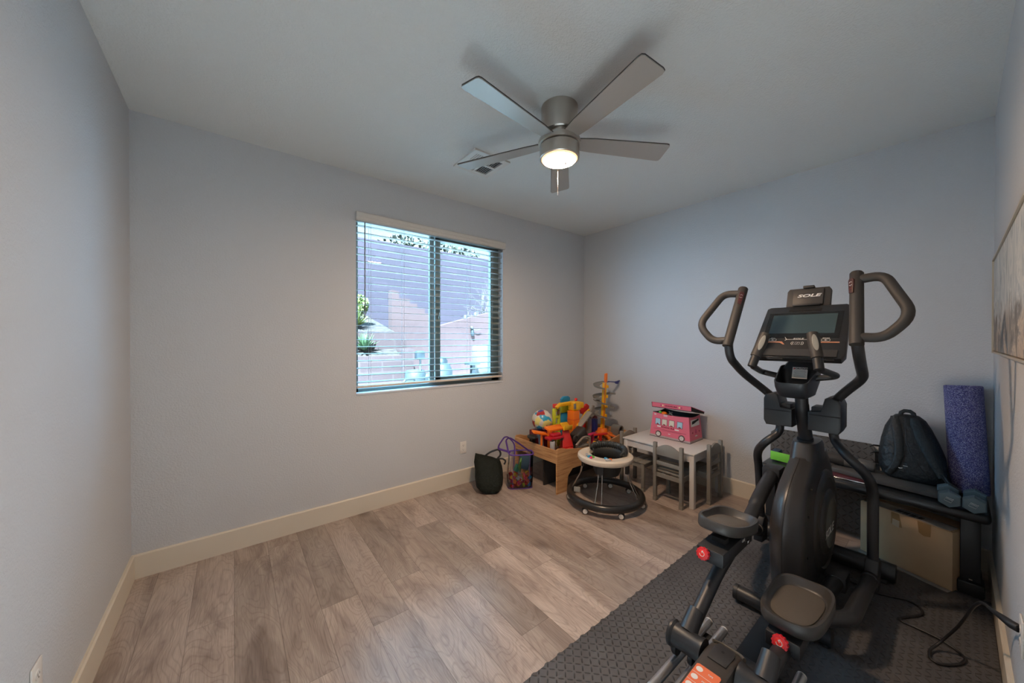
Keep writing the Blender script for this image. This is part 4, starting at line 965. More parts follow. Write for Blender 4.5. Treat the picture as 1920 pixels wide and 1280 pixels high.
# green sheet and dark box at the left end of the bench
tag(MB().box((-0.36, -2.195, 0.528), (0.010, 0.15, 0.062), rot=(radians(2), 0, 0), bev=0.001).build('green_package', mat('lime_green_card', (0.20, 0.62, 0.06), 0.6)), 'bright lime green package standing at the left end of the bench', 'package')
tag(MB().box((-0.27, -2.135, 0.522), (0.10, 0.05, 0.070), bev=0.012).build('small_pouch', mat('navy_pouch', (0.03, 0.06, 0.10), 0.6)), 'small dark blue pouch behind the lime green package', 'pouch')

# backpack
M_PACK = mat('backpack_nylon', (0.008, 0.011, 0.013), 0.5, spec=0.5, bump=(34, 1.0, 0.010))
M_STRAP = mat('backpack_strap', (0.013, 0.017, 0.019), 0.55, bump=(60, 0.8, 0.006))
bpk = thing('backpack', 'black nylon backpack with padded straps leaning on the wall on the bench', 'backpack', (-0.22, -2.83, 0.529))
prof = [(0.531, -2.705, -2.965, 0.070), (0.545, -2.690, -2.975, 0.085), (0.60, -2.678, -2.968, 0.092), (0.68, -2.674, -2.958, 0.090), (0.76, -2.682, -2.932, 0.080), (0.84, -2.700, -2.900, 0.066), (0.89, -2.722, -2.878, 0.050), (0.915, -2.745, -2.850, 0.034), (0.920, -2.765, -2.835, 0.018)]
rings = []
for z, ya, yb, dp in prof:
    cyy, hy = (ya + yb) / 2, (ya - yb) / 2; cxx = -0.215 + (z - 0.53) * 0.20; ring_ = []
    for i in range(36):
        a = 2 * pi * i / 36; e = 0.72
        wv = 1 + 0.045 * mnoise.noise(Vector((cos(a) * 2, sin(a) * 2, z * 20)))
        ring_.append(Vector((cxx - dp * (abs(cos(a)) ** e) * (1 if cos(a) > 0 else -1) * wv, cyy + hy * (abs(sin(a)) ** e) * (1 if sin(a) > 0 else -1) * wv, z)))
    rings.append(ring_)
MB().loft(rings).build('body', M_PACK, bpk, ang=70)
def onpack(y, z, off=0.006):
    for (a, b) in zip(prof, prof[1:]):
        if a[0] <= z <= b[0] + 1e-6:
            t = (z - a[0]) / (b[0] - a[0]); ya = a[1] + (b[1] - a[1]) * t; yb = a[2] + (b[2] - a[2]) * t; dp = a[3] + (b[3] - a[3]) * t
            u = max(-1, min(1, (y - (ya + yb) / 2) / ((ya - yb) / 2))); s_ = abs(u) ** (1 / 0.72); c_ = sqrt(max(0, 1 - s_ * s_))
            return Vector((-0.215 + (z - 0.53) * 0.20 - dp * c_ ** 0.72 - off, y, z))
    return Vector((-0.27, y, z))
def ribbon(pts, w, th, off=0.006, up=None):
    """flat padded strap following the front of the pack"""
    P = [onpack(y, z, off) for y, z in pts]; b = MB(); rg = []
    for i, p in enumerate(P):
        t = (P[min(i + 1, len(P) - 1)] - P[max(i - 1, 0)]).normalized(); n = Vector((-1, 0, 0.2)).normalized(); s_ = t.cross(n).normalized(); n = s_.cross(t).normalized()
        ww = w[i] if isinstance(w, list) else w
        rg.append([p + s_ * (ww / 2 * cos(a)) + n * (th / 2 * sin(a)) for a in [2 * pi * k / 12 for k in range(12)]])
    return b.loft(rg)
ribbon([(-2.745, 0.905), (-2.750, 0.87), (-2.762, 0.80), (-2.770, 0.74), (-2.772, 0.68), (-2.762, 0.63), (-2.742, 0.585), (-2.725, 0.555)], [0.04, 0.046, 0.046, 0.044, 0.042, 0.040, 0.036, 0.03], 0.016).build('shoulder_strap', M_STRAP, bpk, ang=60)
ribbon([(-2.832, 0.905), (-2.838, 0.87), (-2.860, 0.80), (-2.884, 0.74), (-2.905, 0.68), (-2.925, 0.63), (-2.945, 0.585)], [0.04, 0.050, 0.052, 0.050, 0.046, 0.040, 0.034], 0.016).build('shoulder_strap', M_STRAP, bpk, ang=60)
MB().tube([onpack(-2.945, 0.60, 0.012), Vector((-0.32, -2.965, 0.575)), Vector((-0.33, -2.992, 0.556)), Vector((-0.33, -3.008, 0.545))], [0.013, 0.012, 0.011, 0.008], n=8, flat=0.5).build('webbing', M_BLKPL, bpk)
MB().box((-0.335, -3.004, 0.549), (0.012, 0.024, 0.016), rot=(0.5, 0.3, 0), bev=0.003).build('buckle', M_BLKPL, bpk)
MB().tube([(-0.150, -2.768, 0.908), (-0.150, -2.772, 0.932), (-0.150, -2.786, 0.944), (-0.150, -2.810, 0.944), (-0.150, -2.824, 0.932), (-0.150, -2.828, 0.908)], 0.0065, n=8, flat=1.8).build('top_handle', M_STRAP, bpk)
for pth in ([(-2.792, 0.90), (-2.795, 0.84), (-2.800, 0.76), (-2.815, 0.71), (-2.845, 0.65), (-2.875, 0.60), (-2.90, 0.57)],):
    MB().tube([onpack(y, z, 0.001) for y, z in pth], 0.0022, n=6).build('seam', M_BLKPL, bpk)
MB().tube([onpack(-2.79, 0.73, 0.001), onpack(-2.82, 0.735, 0.001), onpack(-2.85, 0.728, 0.001), onpack(-2.875, 0.712, 0.001)], 0.0022, n=6).build('seam', M_BLKPL, bpk)
lgm = frame(onpack(-2.775, 0.605, 0.0025), (0, -1, 0), (0.25, 0, 1))
MB().prism([(-0.014, 0.006), (-0.008, -0.002), (0.000, -0.005), (0.012, -0.002), (0.013, 0.002), (0.002, -0.001), (-0.006, 0.001)], 0, 0.001, 'xy', mtx=lgm).build('logo_patch', M_WHITE, bpk)
text_obj('logo_word', 'SPORT', 0.008, lgm @ Matrix.Translation((0.030, 0.016, 0.0005)) @ Matrix.Rotation(0.05, 4, 'Z'), M_WHITE, bpk, sx=1.3) if 0 else MB().box((0.024, 0.015, 0.0008), (0.020, 0.0025, 0.0008)).xf(lgm).build('logo_bar', M_WHITE, bpk)
MB().box((0, 0, 0), (0.0015, 0.012, 0.005), rot=(0.7, 0, 0)).xf(Matrix.Translation(onpack(-2.918, 0.688, 0.016))).build('strap_tag', M_WHITE, bpk)
for k_, (y_, z_) in enumerate(((-2.668, 0.655), (-2.665, 0.70), (-2.672, 0.59))):
    MB().tube([Vector((-0.20, y_ - 0.01, z_)), Vector((-0.235, y_ + 0.012, z_ + 0.006)), Vector((-0.25, y_ + 0.026, z_ - 0.004))], [0.006, 0.005, 0.003], n=6).build('side_buckle', M_BLKPL, bpk)

# foam roller (purple, speckled)
m = mat('purple_speckled_foam', (0.085, 0.06, 0.24), 0.8); t = NT(m)
tc_ = t.n('ShaderNodeTexCoord'); vo = t.n('ShaderNodeTexVoronoi'); t.put(vo.inputs['Vector'], tc_.outputs['Object']); vo.inputs['Scale'].default_value = 380
sp_ = t.n('ShaderNodeSeparateColor'); t.put(sp_.inputs[0], vo.outputs['Color'])
t.nt.links.new(t.ramp(sp_.outputs[0], [(0.0, (0.045, 0.038, 0.12)), (0.45, (0.11, 0.09, 0.25)), (0.72, (0.19, 0.165, 0.36)), (0.9, (0.46, 0.42, 0.58))]), t.b.inputs['Base Color'])
t.bump(vo.outputs['Distance'], 0.5, 0.002)
a_, b_ = Vector((-0.155, -3.046, 0.4905)), Vector((-0.100, -3.018, 1.128))
tag(MB().cyl(a_ + (b_ - a_).normalized() * 0.012, b_, 0.0755, n=48, bev=0.008).build('foam_roller', m), 'tall purple speckled foam roller standing on the bench in the right corner', 'foam roller')

# dumbbells
def dumbbell(p_front, p_back, label, roll):
    p0, p1 = Vector(p_front), Vector(p_back); ax = (p1 - p0).normalized(); L = (p1 - p0).length
    o = thing('dumbbell', label, 'dumbbell', (p0 + p1) / 2, 'blue-grey hex dumbbells on the bench')
    m_ = mat('dumbbell_vinyl', (0.12, 0.165, 0.185), 0.5)
    q_ = ax.to_track_quat('Z', 'Y').to_matrix().to_4x4() @ Matrix.Rotation(roll, 4, 'Z')
    MB().cyl(p0 + ax * 0.03, p1 - ax * 0.03, 0.0165, n=20).build('handle', m_, o)
    for s, base in ((0, p0), (1, p1)):
        b = MB(); hx_ = [(0.046 * cos(pi / 3 * i), 0.046 * sin(pi / 3 * i)) for i in range(6)]
        b.prism(hx_, -0.026, 0.026, 'xy', bev=0.009, seg=3, mtx=Matrix.Translation(base) @ q_)
        hd = b.build('head', m_, o, ang=25)
        if s == 0:
            fm_ = frame(base - ax * 0.0262, (0.0, -0.88, -0.30), (0.30, -0.3, 0.85)); n_ = -ax
            xd = Vector((0, -0.93, -0.36)); xd = (xd - n_ * xd.dot(n_)).normalized(); yd = n_.cross(xd)
            fm_ = Matrix((xd, yd, n_)).transposed().to_4x4(); fm_.translation = base + n_ * 0.0262
            dg_ = MB()
            dg_.tube([fm_ @ Vector(v) for v in ((-0.016, -0.012, 0), (0.010, -0.012, 0), (0.010, 0.002, 0), (-0.016, 0.002, 0))], 0.0011, n=6, closed=True)
            dg_.tube([fm_ @ Vector(v) for v in ((-0.016, 0.008, 0), (0.012, 0.008, 0), (0.009, 0.0115, 0))], 0.0011, n=6)
            dg_.build('number_ten', M_WHITE, hd)
    return o
dumbbell((-0.462, -2.972, 0.5275), (-0.322, -2.966, 0.5275), 'blue-grey hex dumbbell marked 10, the one beside the backpack strap', radians(30))
dumbbell((-0.470, -3.056, 0.5275), (-0.330, -3.060, 0.5275), 'blue-grey hex dumbbell marked 10, the one nearest the right wall', radians(30))

# cardboard box
M_CARD = mat('cardboard', (0.60, 0.40, 0.235), 0.85, spec=0.15, bump=(160, 0.3, 0.001), var=(2.5, 0.10))
M_TAPE = mat('packing_tape', (0.40, 0.235, 0.10), 0.35); M_TAPEC = mat('clear_tape', (0.52, 0.42, 0.32), 0.25)
bxa = Vector((-0.300, -2.602, 0)); bxb = Vector((-0.452, -2.985, 0)); bl_ = (bxb - bxa).length; bxd = (bxb - bxa).normalized(); bxn = Vector((-bxd.y, bxd.x, 0)); bxn = bxn if bxn.x < 0 else -bxn
BM = Matrix((bxd, -bxn, Vector((0, 0, 1)))).transposed().to_4x4(); BM.translation = bxa + Vector((0, 0, 0.0125))   # x along front, y into the wall, z up
cbx = thing('cardboard_box', 'brown cardboard box with peeling tape under the bench', 'box', bxa + bxd * bl_ / 2)
DB = 0.20; HB = 0.328
MB().bx(0, bl_, 0, DB, 0, HB - 0.002, bev=0.003).xf(BM).build('carton', M_CARD, cbx)
MB().bx(0.01, bl_ - 0.005, -0.003, DB / 2 - 0.002, HB, HB + 0.003).xf(BM).build('flap', M_CARD, cbx)
MB().bx(0.01, bl_ - 0.005, DB / 2 + 0.002, DB, HB, HB + 0.003).xf(BM).build('flap', M_CARD, cbx)
MB().prism([(0.155, HB - 0.075), (0.185, HB - 0.085), (0.205, HB - 0.080), (0.192, HB - 0.004), (0.155, HB - 0.004)], -0.0016, -0.0002, 'xz').xf(BM).build('tape_strip', M_TAPE, cbx)
MB().prism([(0.160, HB - 0.078), (0.192, HB - 0.088), (0.194, HB - 0.045), (0.162, HB - 0.042)], -0.0024, -0.0017, 'xz').xf(BM).build('tape_patch', mat('pale_tape', (0.60, 0.46, 0.32), 0.4), cbx)
MB().prism([(0.278, HB - 0.068), (0.300, HB - 0.080), (0.326, HB - 0.072), (0.328, HB - 0.004), (0.272, HB - 0.004)], -0.0016, -0.0002, 'xz').xf(BM).build('tape_strip', M_TAPE, cbx)
MB().bx(0.02, bl_ - 0.02, -0.004, 0.09, HB + 0.0031, HB + 0.0042).xf(BM).build('clear_tape', M_TAPEC, cbx)
sl_ = MB().bx(0.155, 0.295, 0.004, 0.085, HB + 0.0043, HB + 0.0052).xf(BM).build('shipping_label', mat('label_white', (0.60, 0.60, 0.60), 0.5), cbx)
bc = MB()
for i in range(26):
    x = 0.165 + i * 0.0045
    if i % 7 != 6: bc.bx(x, x + (0.0028 if i % 3 else 0.0016), 0.012, 0.055, HB + 0.0053, HB + 0.0058)
bc.xf(BM).build('barcode', M_DARK, sl_)
MB().prism([(bl_ - 0.12, 0.0), (bl_ - 0.01, 0.0), (bl_ - 0.008, 0.075), (bl_ - 0.11, 0.085)], HB + 0.0044, HB + 0.0056, 'xy').xf(BM).build('torn_label', mat('pale_paper', (0.55, 0.50, 0.45), 0.7), cbx)
tag(MB().box((0, 0, 0), (0.40, 0.030, 0.004)).xf(BM @ Matrix.Translation((0.21, -0.024, 0.003))).build('paper_strip', mat('grey_card_strip', (0.30, 0.28, 0.25), 0.8)), 'pale flat card strip on the mat along the foot of the cardboard box', 'card')

# power cord
M_CORD = mat('black_cord', (0.012, 0.012, 0.013), 0.42)
cordT = thing('power_cord', 'black power cord looping over the mat to the right wall outlet', 'cord', (-1.05, -2.95, 0.012))
CZ = 0.0175
MB().tube([(-0.70, -2.50, CZ), (-0.79, -2.62, CZ), (-0.81, -2.70, CZ), (-0.785, -2.77, CZ), (-0.745, -2.835, CZ), (-0.765, -2.878, CZ), (-0.82, -2.895, CZ), (-0.87, -2.878, CZ), (-0.92, -2.845, CZ), (-0.965, -2.822, CZ), (-0.985, -2.830, CZ), (-0.985, -2.862, CZ), (-0.995, -2.905, CZ + 0.004), (-1.008, -2.955, CZ + 0.006), (-1.030, -2.998, CZ), (-1.065, -3.024, CZ), (-1.115, -3.015, CZ), (-1.165, -2.985, CZ), (-1.200, -2.950, CZ), (-1.190, -2.926, CZ), (-1.135, -2.922, CZ + 0.005), (-1.085, -2.945, 0.035), (-1.075, -2.972, 0.085), (-1.10, -3.000, 0.155), (-1.16, -3.022, 0.245), (-1.25, -3.040, 0.345), (-1.33, -3.054, 0.405), (-1.40, -3.064, 0.432), (-1.455, -3.070, 0.448)], 0.0052, n=10, fil=0.04).build('cable', M_CORD, cordT)
MB().tube([(-1.455, -3.070, 0.448), (-1.50, -3.090, 0.456), (-1.535, -3.110, 0.458), (-1.545, -D + 0.008, 0.458)], [0.0055, 0.010, 0.0135, 0.0135], n=14).build('plug', M_BLKPL, cordT)

# ================================================================== CHILD'S TABLE AND CHAIRS
M_GREYP = mat('grey_painted_wood', (0.215, 0.20, 0.175), 0.5, spec=0.4)
M_WTOP = mat('white_table_paint', (0.60, 0.57, 0.54), 0.4)
tx0, tx1, ty0, ty1, tz = -0.600, -0.040, -1.664, -0.985, 0.460
kt = thing('play_table', "child's white table with straight legs by the back wall", 'table', ((tx0 + tx1) / 2, (ty0 + ty1) / 2, 0))
MB().bx(tx0, tx1, ty0, ty1, tz - 0.014, tz, bev=0.004).build('tabletop', M_WTOP, kt)
a_ = 0.012
ap = MB()
ap.bx(tx0 + a_, tx0 + a_ + 0.015, ty0 + a_ + 0.03, ty1 - a_ - 0.03, tz - 0.075, tz - 0.0142)
ap.build('apron', M_WTOP, kt)
MB().bx(tx1 - a_ - 0.015, tx1 - a_, ty0 + a_ + 0.03, ty1 - a_ - 0.03, tz - 0.075, tz - 0.0142).build('apron', M_WTOP, kt)
MB().bx(tx0 + a_ + 0.03, tx1 - a_ - 0.03, ty0 + a_, ty0 + a_ + 0.015, tz - 0.075, tz - 0.0142).build('apron', M_WTOP, kt)
MB().bx(tx0 + a_ + 0.03, tx1 - a_ - 0.03, ty1 - a_ - 0.015, ty1 - a_, tz - 0.075, tz - 0.0142).build('apron', M_WTOP, kt)
for lx in (tx0 + a_ - 0.004, tx1 - a_ - 0.034):
    for ly in (ty0 + a_ - 0.004, ty1 - a_ - 0.034):
        MB().bx(lx, lx + 0.038, ly, ly + 0.038, 0.0, tz - 0.0142, bev=0.003).build('leg', M_WTOP, kt)

def chair_proto(label):
    """local: backrest at y=0, seat towards +y"""
    o = thing('child_chair', label, 'chair', (0, 0, 0), "child's grey chairs at the play table")
    hw_, pw = 0.115, 0.028
    for sx_ in (-1, 1):
        lg = MB().bx(sx_ * hw_ - pw / 2 - sx_ * 0.0, sx_ * hw_ + pw / 2, -0.015, 0.015, 0.03, 0.510, bev=0.003).build('back_leg', M_GREYP, o)
        MB().bx(sx_ * hw_ - pw / 2 - 0.001, sx_ * hw_ + pw / 2 + 0.001, -0.016, 0.016, 0.0, 0.0295, bev=0.002).build('foot_cap', M_GREYP, lg)
        lg = MB().bx(sx_ * hw_ - pw / 2, sx_ * hw_ + pw / 2, 0.215, 0.245, 0.03, 0.254, bev=0.003).build('front_leg', M_GREYP, o)
        MB().bx(sx_ * hw_ - pw / 2 - 0.001, sx_ * hw_ + pw / 2 + 0.001, 0.214, 0.246, 0.0, 0.0295, bev=0.002).build('foot_cap', M_GREYP, lg)
    se = MB()
    se.bx(-0.132, 0.132, 0.0155, 0.100, 0.255, 0.268, bev=0.003)
    se.bx(-0.132, 0.132, 0.104, 0.180, 0.255, 0.268, bev=0.003).bx(-0.132, 0.132, 0.184, 0.258, 0.255, 0.268, bev=0.003)
    se.build('seat', M_GREYP, o)
    MB().bx(-0.100, 0.100, 0.222, 0.236, 0.215, 0.2545).build('seat_rail', M_GREYP, o)
    MB().bx(-0.100, 0.100, -0.007, 0.007, 0.215, 0.250).build('seat_rail', M_GREYP, o)
    for sx_ in (-1, 1): MB().bx(sx_ * 0.115 - 0.007, sx_ * 0.115 + 0.007, 0.0155, 0.2145, 0.215, 0.2545).build('seat_rail', M_GREYP, o)
    arch = [(-0.1005, 0.405), (0.1005, 0.405)] + [(0.1005 - 0.201 * i / 12, 0.465 + 0.040 * sin(pi * i / 12)) for i in range(13)]
    MB().prism(arch, -0.008, 0.008, 'xz', bev=0.002).build('back_panel', M_GREYP, o)
    MB().bx(-0.1005, 0.1005, -0.007, 0.007, 0.320, 0.352, bev=0.002).build('back_slat', M_GREYP, o)
    return o
c1 = chair_proto("child's grey wooden chair seen from behind, at the near side of the play table")
copy_tree(c1, (-0.272, -1.690, 0), 0.0, "child's grey wooden chair at the right-hand end of the play table")
copy_tree(c1, (-0.475, -0.968, 0), pi, "child's grey wooden chair at the left end of the play table, behind the baby walker")
c1.location = (-0.662, -1.472, 0); c1.rotation_euler = (0, 0, -pi / 2)

# ---- pink school-bus toy box
M_PINK = mat('bus_pink', (0.66, 0.135, 0.195), 0.6); M_PINKD = mat('bus_pink_dark', (0.50, 0.055, 0.14), 0.6); M_DRED = mat('dark_red_print', (0.25, 0.01, 0.03), 0.6)
bx0, bx1, by0, by1, bz0 = -0.330, -0.078, -1.504, -1.112, tz + 0.001
bus = thing('toy_bus_box', 'pink school-bus shaped toy storage box on the play table, lid ajar', 'toy box', ((bx0 + bx1) / 2, (by0 + by1) / 2, tz))
tpx, tpy = 0.022, 0.022; hz_ = 0.235
def brect(z, inset=0.0, sag=0.0):
    f = (z - bz0) / hz_; x0, x1, y0, y1 = bx0 + tpx * f + inset, bx1 - tpx * 0.4 * f - inset, by0 + tpy * f + inset, by1 - tpy * f - inset
    P = []
    n = 8
    def side(a, b):
        for i in range(n):
            t = i / n; P.append((a[0] + (b[0] - a[0]) * t, a[1] + (b[1] - a[1]) * t, z - sag * sin(pi * t)))
    side((x0, y1), (x0, y0)); side((x0, y0), (x1, y0)); side((x1, y0), (x1, y1)); side((x1, y1), (x0, y1))
    return [Vector(p) for p in P]
body = MB().loft([brect(bz0), brect(bz0 + 0.022), brect(bz0 + 0.10), brect(bz0 + hz_, 0, 0.010), brect(bz0 + hz_, 0.003, 0.010), brect(bz0 + 0.16, 0.004), brect(bz0 + 0.15, 0.006)], caps=True).build('body', M_PINK, bus, ang=30)
MB().loft([brect(bz0 - 0.0005, -0.0012), brect(bz0 + 0.020, -0.0012)]).build('grey_skirt', mat('bus_grey_band', (0.42, 0.33, 0.32), 0.7), bus, ang=30)
MB().loft([brect(bz0 - 0.0008, -0.002), brect(bz0 + 0.0035, -0.002)]).build('black_base_edge', M_BLKPL, bus)
rim_ = brect(bz0 + hz_, 0.001, 0.010); MB().tube(rim_, 0.003, n=6, closed=True).build('black_rim', mat('black_piping', (0.02, 0.01, 0.012), 0.7), bus)
sf = frame(((bx0 + tpx / 2), (by0 + by1) / 2, bz0 + hz_ / 2), (0, -1, 0), (tpx, 0, hz_))   # front side, x to the right in the photo
def onf(b, z=0.0): return b.xf(sf @ Matrix.Translation((0, 0, z)))
M_SKY = mat('printed_window_blue', (0.33, 0.55, 0.66), 0.6); M_CREAM = mat('printed_window_cream', (0.62, 0.60, 0.50), 0.6); M_OUT = mat('printed_outline', (0.16, 0.05, 0.08), 0.7)
for i, (wx, mm) in enumerate(((-0.118, M_SKY), (-0.052, M_CREAM), (0.018, M_CREAM), (0.096, M_SKY))):
    fo = onf(MB().prism([(wx - 0.027, 0.000), (wx + 0.027, 0.000), (wx + 0.027, 0.062), (wx - 0.027, 0.062)], 0.0006, 0.0014, 'xy', bev=0.0), 0).build('printed_window', M_OUT, bus)
    onf(MB().prism([(wx - 0.0235, 0.0035), (wx + 0.0235, 0.0035), (wx + 0.0235, 0.0585), (wx - 0.0235, 0.0585)], 0.0015, 0.0021, 'xy'), 0).build('printed_glass', mm, fo)
    onf(MB().prism([(wx - 0.012, 0.004), (wx + 0.012, 0.004), (wx + 0.010, 0.014), (wx + 0.002, 0.010), (wx - 0.006, 0.018)], 0.0022, 0.0027, 'xy'), 0).build('printed_figure', M_DRED, fo)
onf(MB().box((0, -0.040, 0.0010), (0.315, 0.0022, 0.0008)).box((0.02, -0.048, 0.0010), (0.19, 0.0016, 0.0008))).build('printed_line', M_DRED, bus)
onf(MB().box((-0.105, -0.014, 0.0010), (0.036, 0.012, 0.0008))).build('printed_stripe', M_WHITEPL, bus)
onf(MB().box((0.070, -0.019, 0.0010), (0.040, 0.010, 0.0008))).build('printed_stripe', M_WHITEPL, bus)
text_obj('printed_words', 'SCHOOL BUS', 0.017, sf @ Matrix.Translation((-0.018, -0.0165, 0.0012)), M_DRED, bus, sx=1.25, bold=0.0006)
onf(MB().box((-0.045, 0.096, 0.0010), (0.038, 0.020, 0.0008))).build('printed_route_sign', mat('sign_pink', (0.62, 0.42, 0.44), 0.6), bus)
onf(MB().box((0.0, -0.070, 0.0010), (0.020, 0.006, 0.0008))).build('printed_plate', M_WHITEPL, bus)
for wx in (-0.108, 0.118):
    wh = onf(MB().lathe([(0, 0.003), (0.029, 0.003), (0.030, 0.001), (0.030, 0)], (wx, -0.086, 0), (0, 0, 1), n=28)).build('printed_tyre', mat('tyre_brown_grey', (0.13, 0.08, 0.08), 0.7), bus)
    onf(MB().lathe([(0, 0.0045), (0.018, 0.0045), (0.019, 0.003)], (wx, -0.086, 0), (0, 0, 1), n=24)).build('printed_hub', M_WHITEPL, wh)
    sp2 = MB()
    for k_ in range(5): sp2.box((wx + 0.0095 * cos(k_ * 1.257), -0.086 + 0.0095 * sin(k_ * 1.257), 0.0048), (0.012, 0.0022, 0.0006), rot=(0, 0, k_ * 1.257))
    onf(sp2).build('printed_spokes', M_DARK, wh)
# right end face (towards -y)
ef = frame(((bx0 + bx1) / 2 + 0.006, by0 + tpy / 2, bz0 + hz_ / 2), (1, 0, 0), (0, tpy, hz_))
we = MB().box((0, 0.055, 0.001), (0.165, 0.060, 0.001)).xf(ef).build('printed_windscreen', M_WHITEPL, bus)
MB().prism([(-0.065, 0.045), (-0.060, 0.072), (0.02, 0.078), (0.07, 0.086), (0.072, 0.068), (0.03, 0.062), (-0.02, 0.050)], 0.0018, 0.003, 'xy', mtx=ef).build('handle_slot', M_DARK, we)
for (cx2, cy2, r_, mm) in ((-0.065, -0.030, 0.009, M_DRED), (0.0, -0.025, 0.020, M_PINKD), (0.065, -0.030, 0.009, M_DRED)):
    MB().lathe([(0, 0.002), (r_, 0.002), (r_, 0)], ef @ Vector((cx2, cy2, 0)), ef.to_3x3() @ Vector((0, 0, 1)), n=18).build('printed_lamp', mm, bus)
MB().box((0.0, -0.065, 0.001), (0.040, 0.010, 0.001)).xf(ef).build('printed_number_plate', M_WHITEPL, bus)
# lid: tilted, front flap hanging
LX, LZ = bx0 - 0.002, bz0 + 0.262
lid = MB()
lfn = [Vector((LX, by1 - 0.022, LZ + 0.070)), Vector((LX, by0 - 0.012, LZ + 0.076)), Vector((LX + 0.004, by0 - 0.010, LZ + 0.032)), Vector((LX + 0.004, by1 - 0.024, LZ + 0.024))]
lid.loft([[p for p in lfn], [p + Vector((0.004, 0, 0)) for p in lfn]])
lf_ = lid.build('lid_front', M_PINK, bus, smooth=False)
tp_ = [Vector((LX, by1 - 0.020, LZ + 0.071)), Vector((LX, by0 - 0.014, LZ + 0.077)), Vector((bx1 + 0.012, by0 - 0.012, LZ + 0.000)), Vector((bx1 + 0.012, by1 - 0.020, LZ + 0.004))]
MB().loft([tp_, [p - Vector((0, 0, 0.005)) for p in tp_]]).build('lid_top', M_PINKD, bus, smooth=False)
MB().loft([[p - Vector((-0.004, 0, 0.0062)) for p in tp_], [p - Vector((-0.004, 0, 0.0085)) for p in tp_]]).build('lid_lining', mat('lid_black_lining', (0.02, 0.016, 0.016), 0.8), bus, smooth=False)
sd_ = [Vector((LX + 0.005, by0 - 0.010, LZ + 0.068)), Vector((bx1 + 0.010, by0 - 0.010, LZ - 0.007)), Vector((bx1 + 0.010, by0 - 0.010, LZ - 0.022)), Vector((LX + 0.09, by0 - 0.010, LZ + 0.012)), Vector((LX + 0.006, by0 - 0.010, LZ + 0.034))]
MB().loft([sd_, [p + Vector((0, 0.004, 0)) for p in sd_]]).build('lid_side', mat('lid_black_lining', (0.02, 0.016, 0.016), 0.8), bus, smooth=False)
MB().tube([lfn[0], lfn[3], lfn[2], lfn[1]], 0.003, n=6).build('lid_piping', mat('black_piping', (0, 0, 0)), bus)
lm = frame((LX - 0.0005, (by0 + by1) / 2 - 0.02, LZ + 0.051), (0, -1, 0.012), (0, 0, 1))
text_obj('lid_words', 'SCHOOL BUS', 0.016, lm, M_DRED, lf_, sx=1.15, bold=0.0006)
for cx2, mm in ((-0.098, M_PINKD), (-0.080, mat('pale_yellow', (0.8, 0.65, 0.35), 0.6)), (0.080, mat('pale_yellow', (0, 0, 0))), (0.098, M_PINKD)):
    MB().lathe([(0, 0.001), (0.008, 0.001), (0.008, 0)], lm @ Vector((cx2, 0, 0)), (-1, 0, 0), n=12).build('lid_dot', mm, lf_)
# toys inside the bus box
M_C = lambda n, c, r=0.4: mat('toy_' + n, c, r)
TOY = dict(red=(0.62, 0.02, 0.015), yellow=(0.80, 0.42, 0.01), orange=(0.80, 0.17, 0.01), green=(0.10, 0.50, 0.06), lime=(0.52, 0.55, 0.03), blue=(0.02, 0.25, 0.45), navy=(0.02, 0.03, 0.20), white=(0.6, 0.58, 0.54), grey=(0.22, 0.21, 0.19), purple=(0.10, 0.02, 0.20), magenta=(0.60, 0.02, 0.12), black=(0.02, 0.02, 0.02), maroon=(0.15, 0.01, 0.02), pink=(0.65, 0.2, 0.25), brown=(0.12, 0.05, 0.03), silver=(0.35, 0.35, 0.36))
def tm(c, r=0.38): return mat('toy_plastic_' + c, TOY[c], r)
ZT = bz0 + 0.218
MB().loft([brect(bz0 + hz_ - 0.0015, 0.0032, 0.010), brect(bz0 + 0.165, 0.0068)], caps=False).build('inner_lining', mat('lid_black_lining', (0.02, 0.016, 0.016), 0.8), bus)
tag(MB().sphere((-0.285, -1.198, ZT + 0.012), 0.017).sphere((-0.285, -1.198, ZT - 0.012), 0.013, (1, 1, 1.2)).build('toy_figure', tm('green')), 'small bright green toy figure in the open pink bus box', 'toy')
tag(MB().cyl((-0.285, -1.238, ZT - 0.04), (-0.285, -1.238, ZT + 0.010), 0.013, n=14, bev=0.003).lathe([(0, 0), (0.026, 0.0), (0.028, 0.008), (0.016, 0.022), (0, 0.024)], (-0.285, -1.238, ZT + 0.004), n=16).build('toy_figure', tm('orange')), 'small orange mushroom-shaped toy in the open pink bus box', 'toy')
tag(MB().box((-0.265, -1.30, ZT + 0.006), (0.012, 0.075, 0.012), rot=(0.9, 0, 0.3), bev=0.002).box((-0.262, -1.275, ZT + 0.006), (0.012, 0.070, 0.012), rot=(-0.7, 0, 0.3), bev=0.002).build('toy_bracket', tm('grey')), 'grey angled toy piece in the open pink bus box', 'toy')
tag(MB().box((-0.290, -1.345, ZT - 0.006), (0.03, 0.05, 0.018), rot=(0.2, 0.1, 0.4), bev=0.006).build('toy_car', tm('pink')), 'small pale pink toy in the open pink bus box', 'toy')
tag(MB().box((-0.275, -1.395, ZT - 0.010), (0.03, 0.055, 0.020), rot=(0.1, 0, -0.3), bev=0.006).build('toy_car', tm('silver')), 'small grey toy car at the right of the open pink bus box', 'toy')
tag(MB().box((-0.300, -1.165, ZT - 0.006), (0.022, 0.040, 0.014), rot=(0.1, 0, 0.5), bev=0.005).build('toy_block', tm('white')), 'small white toy at the left of the open pink bus box', 'toy')
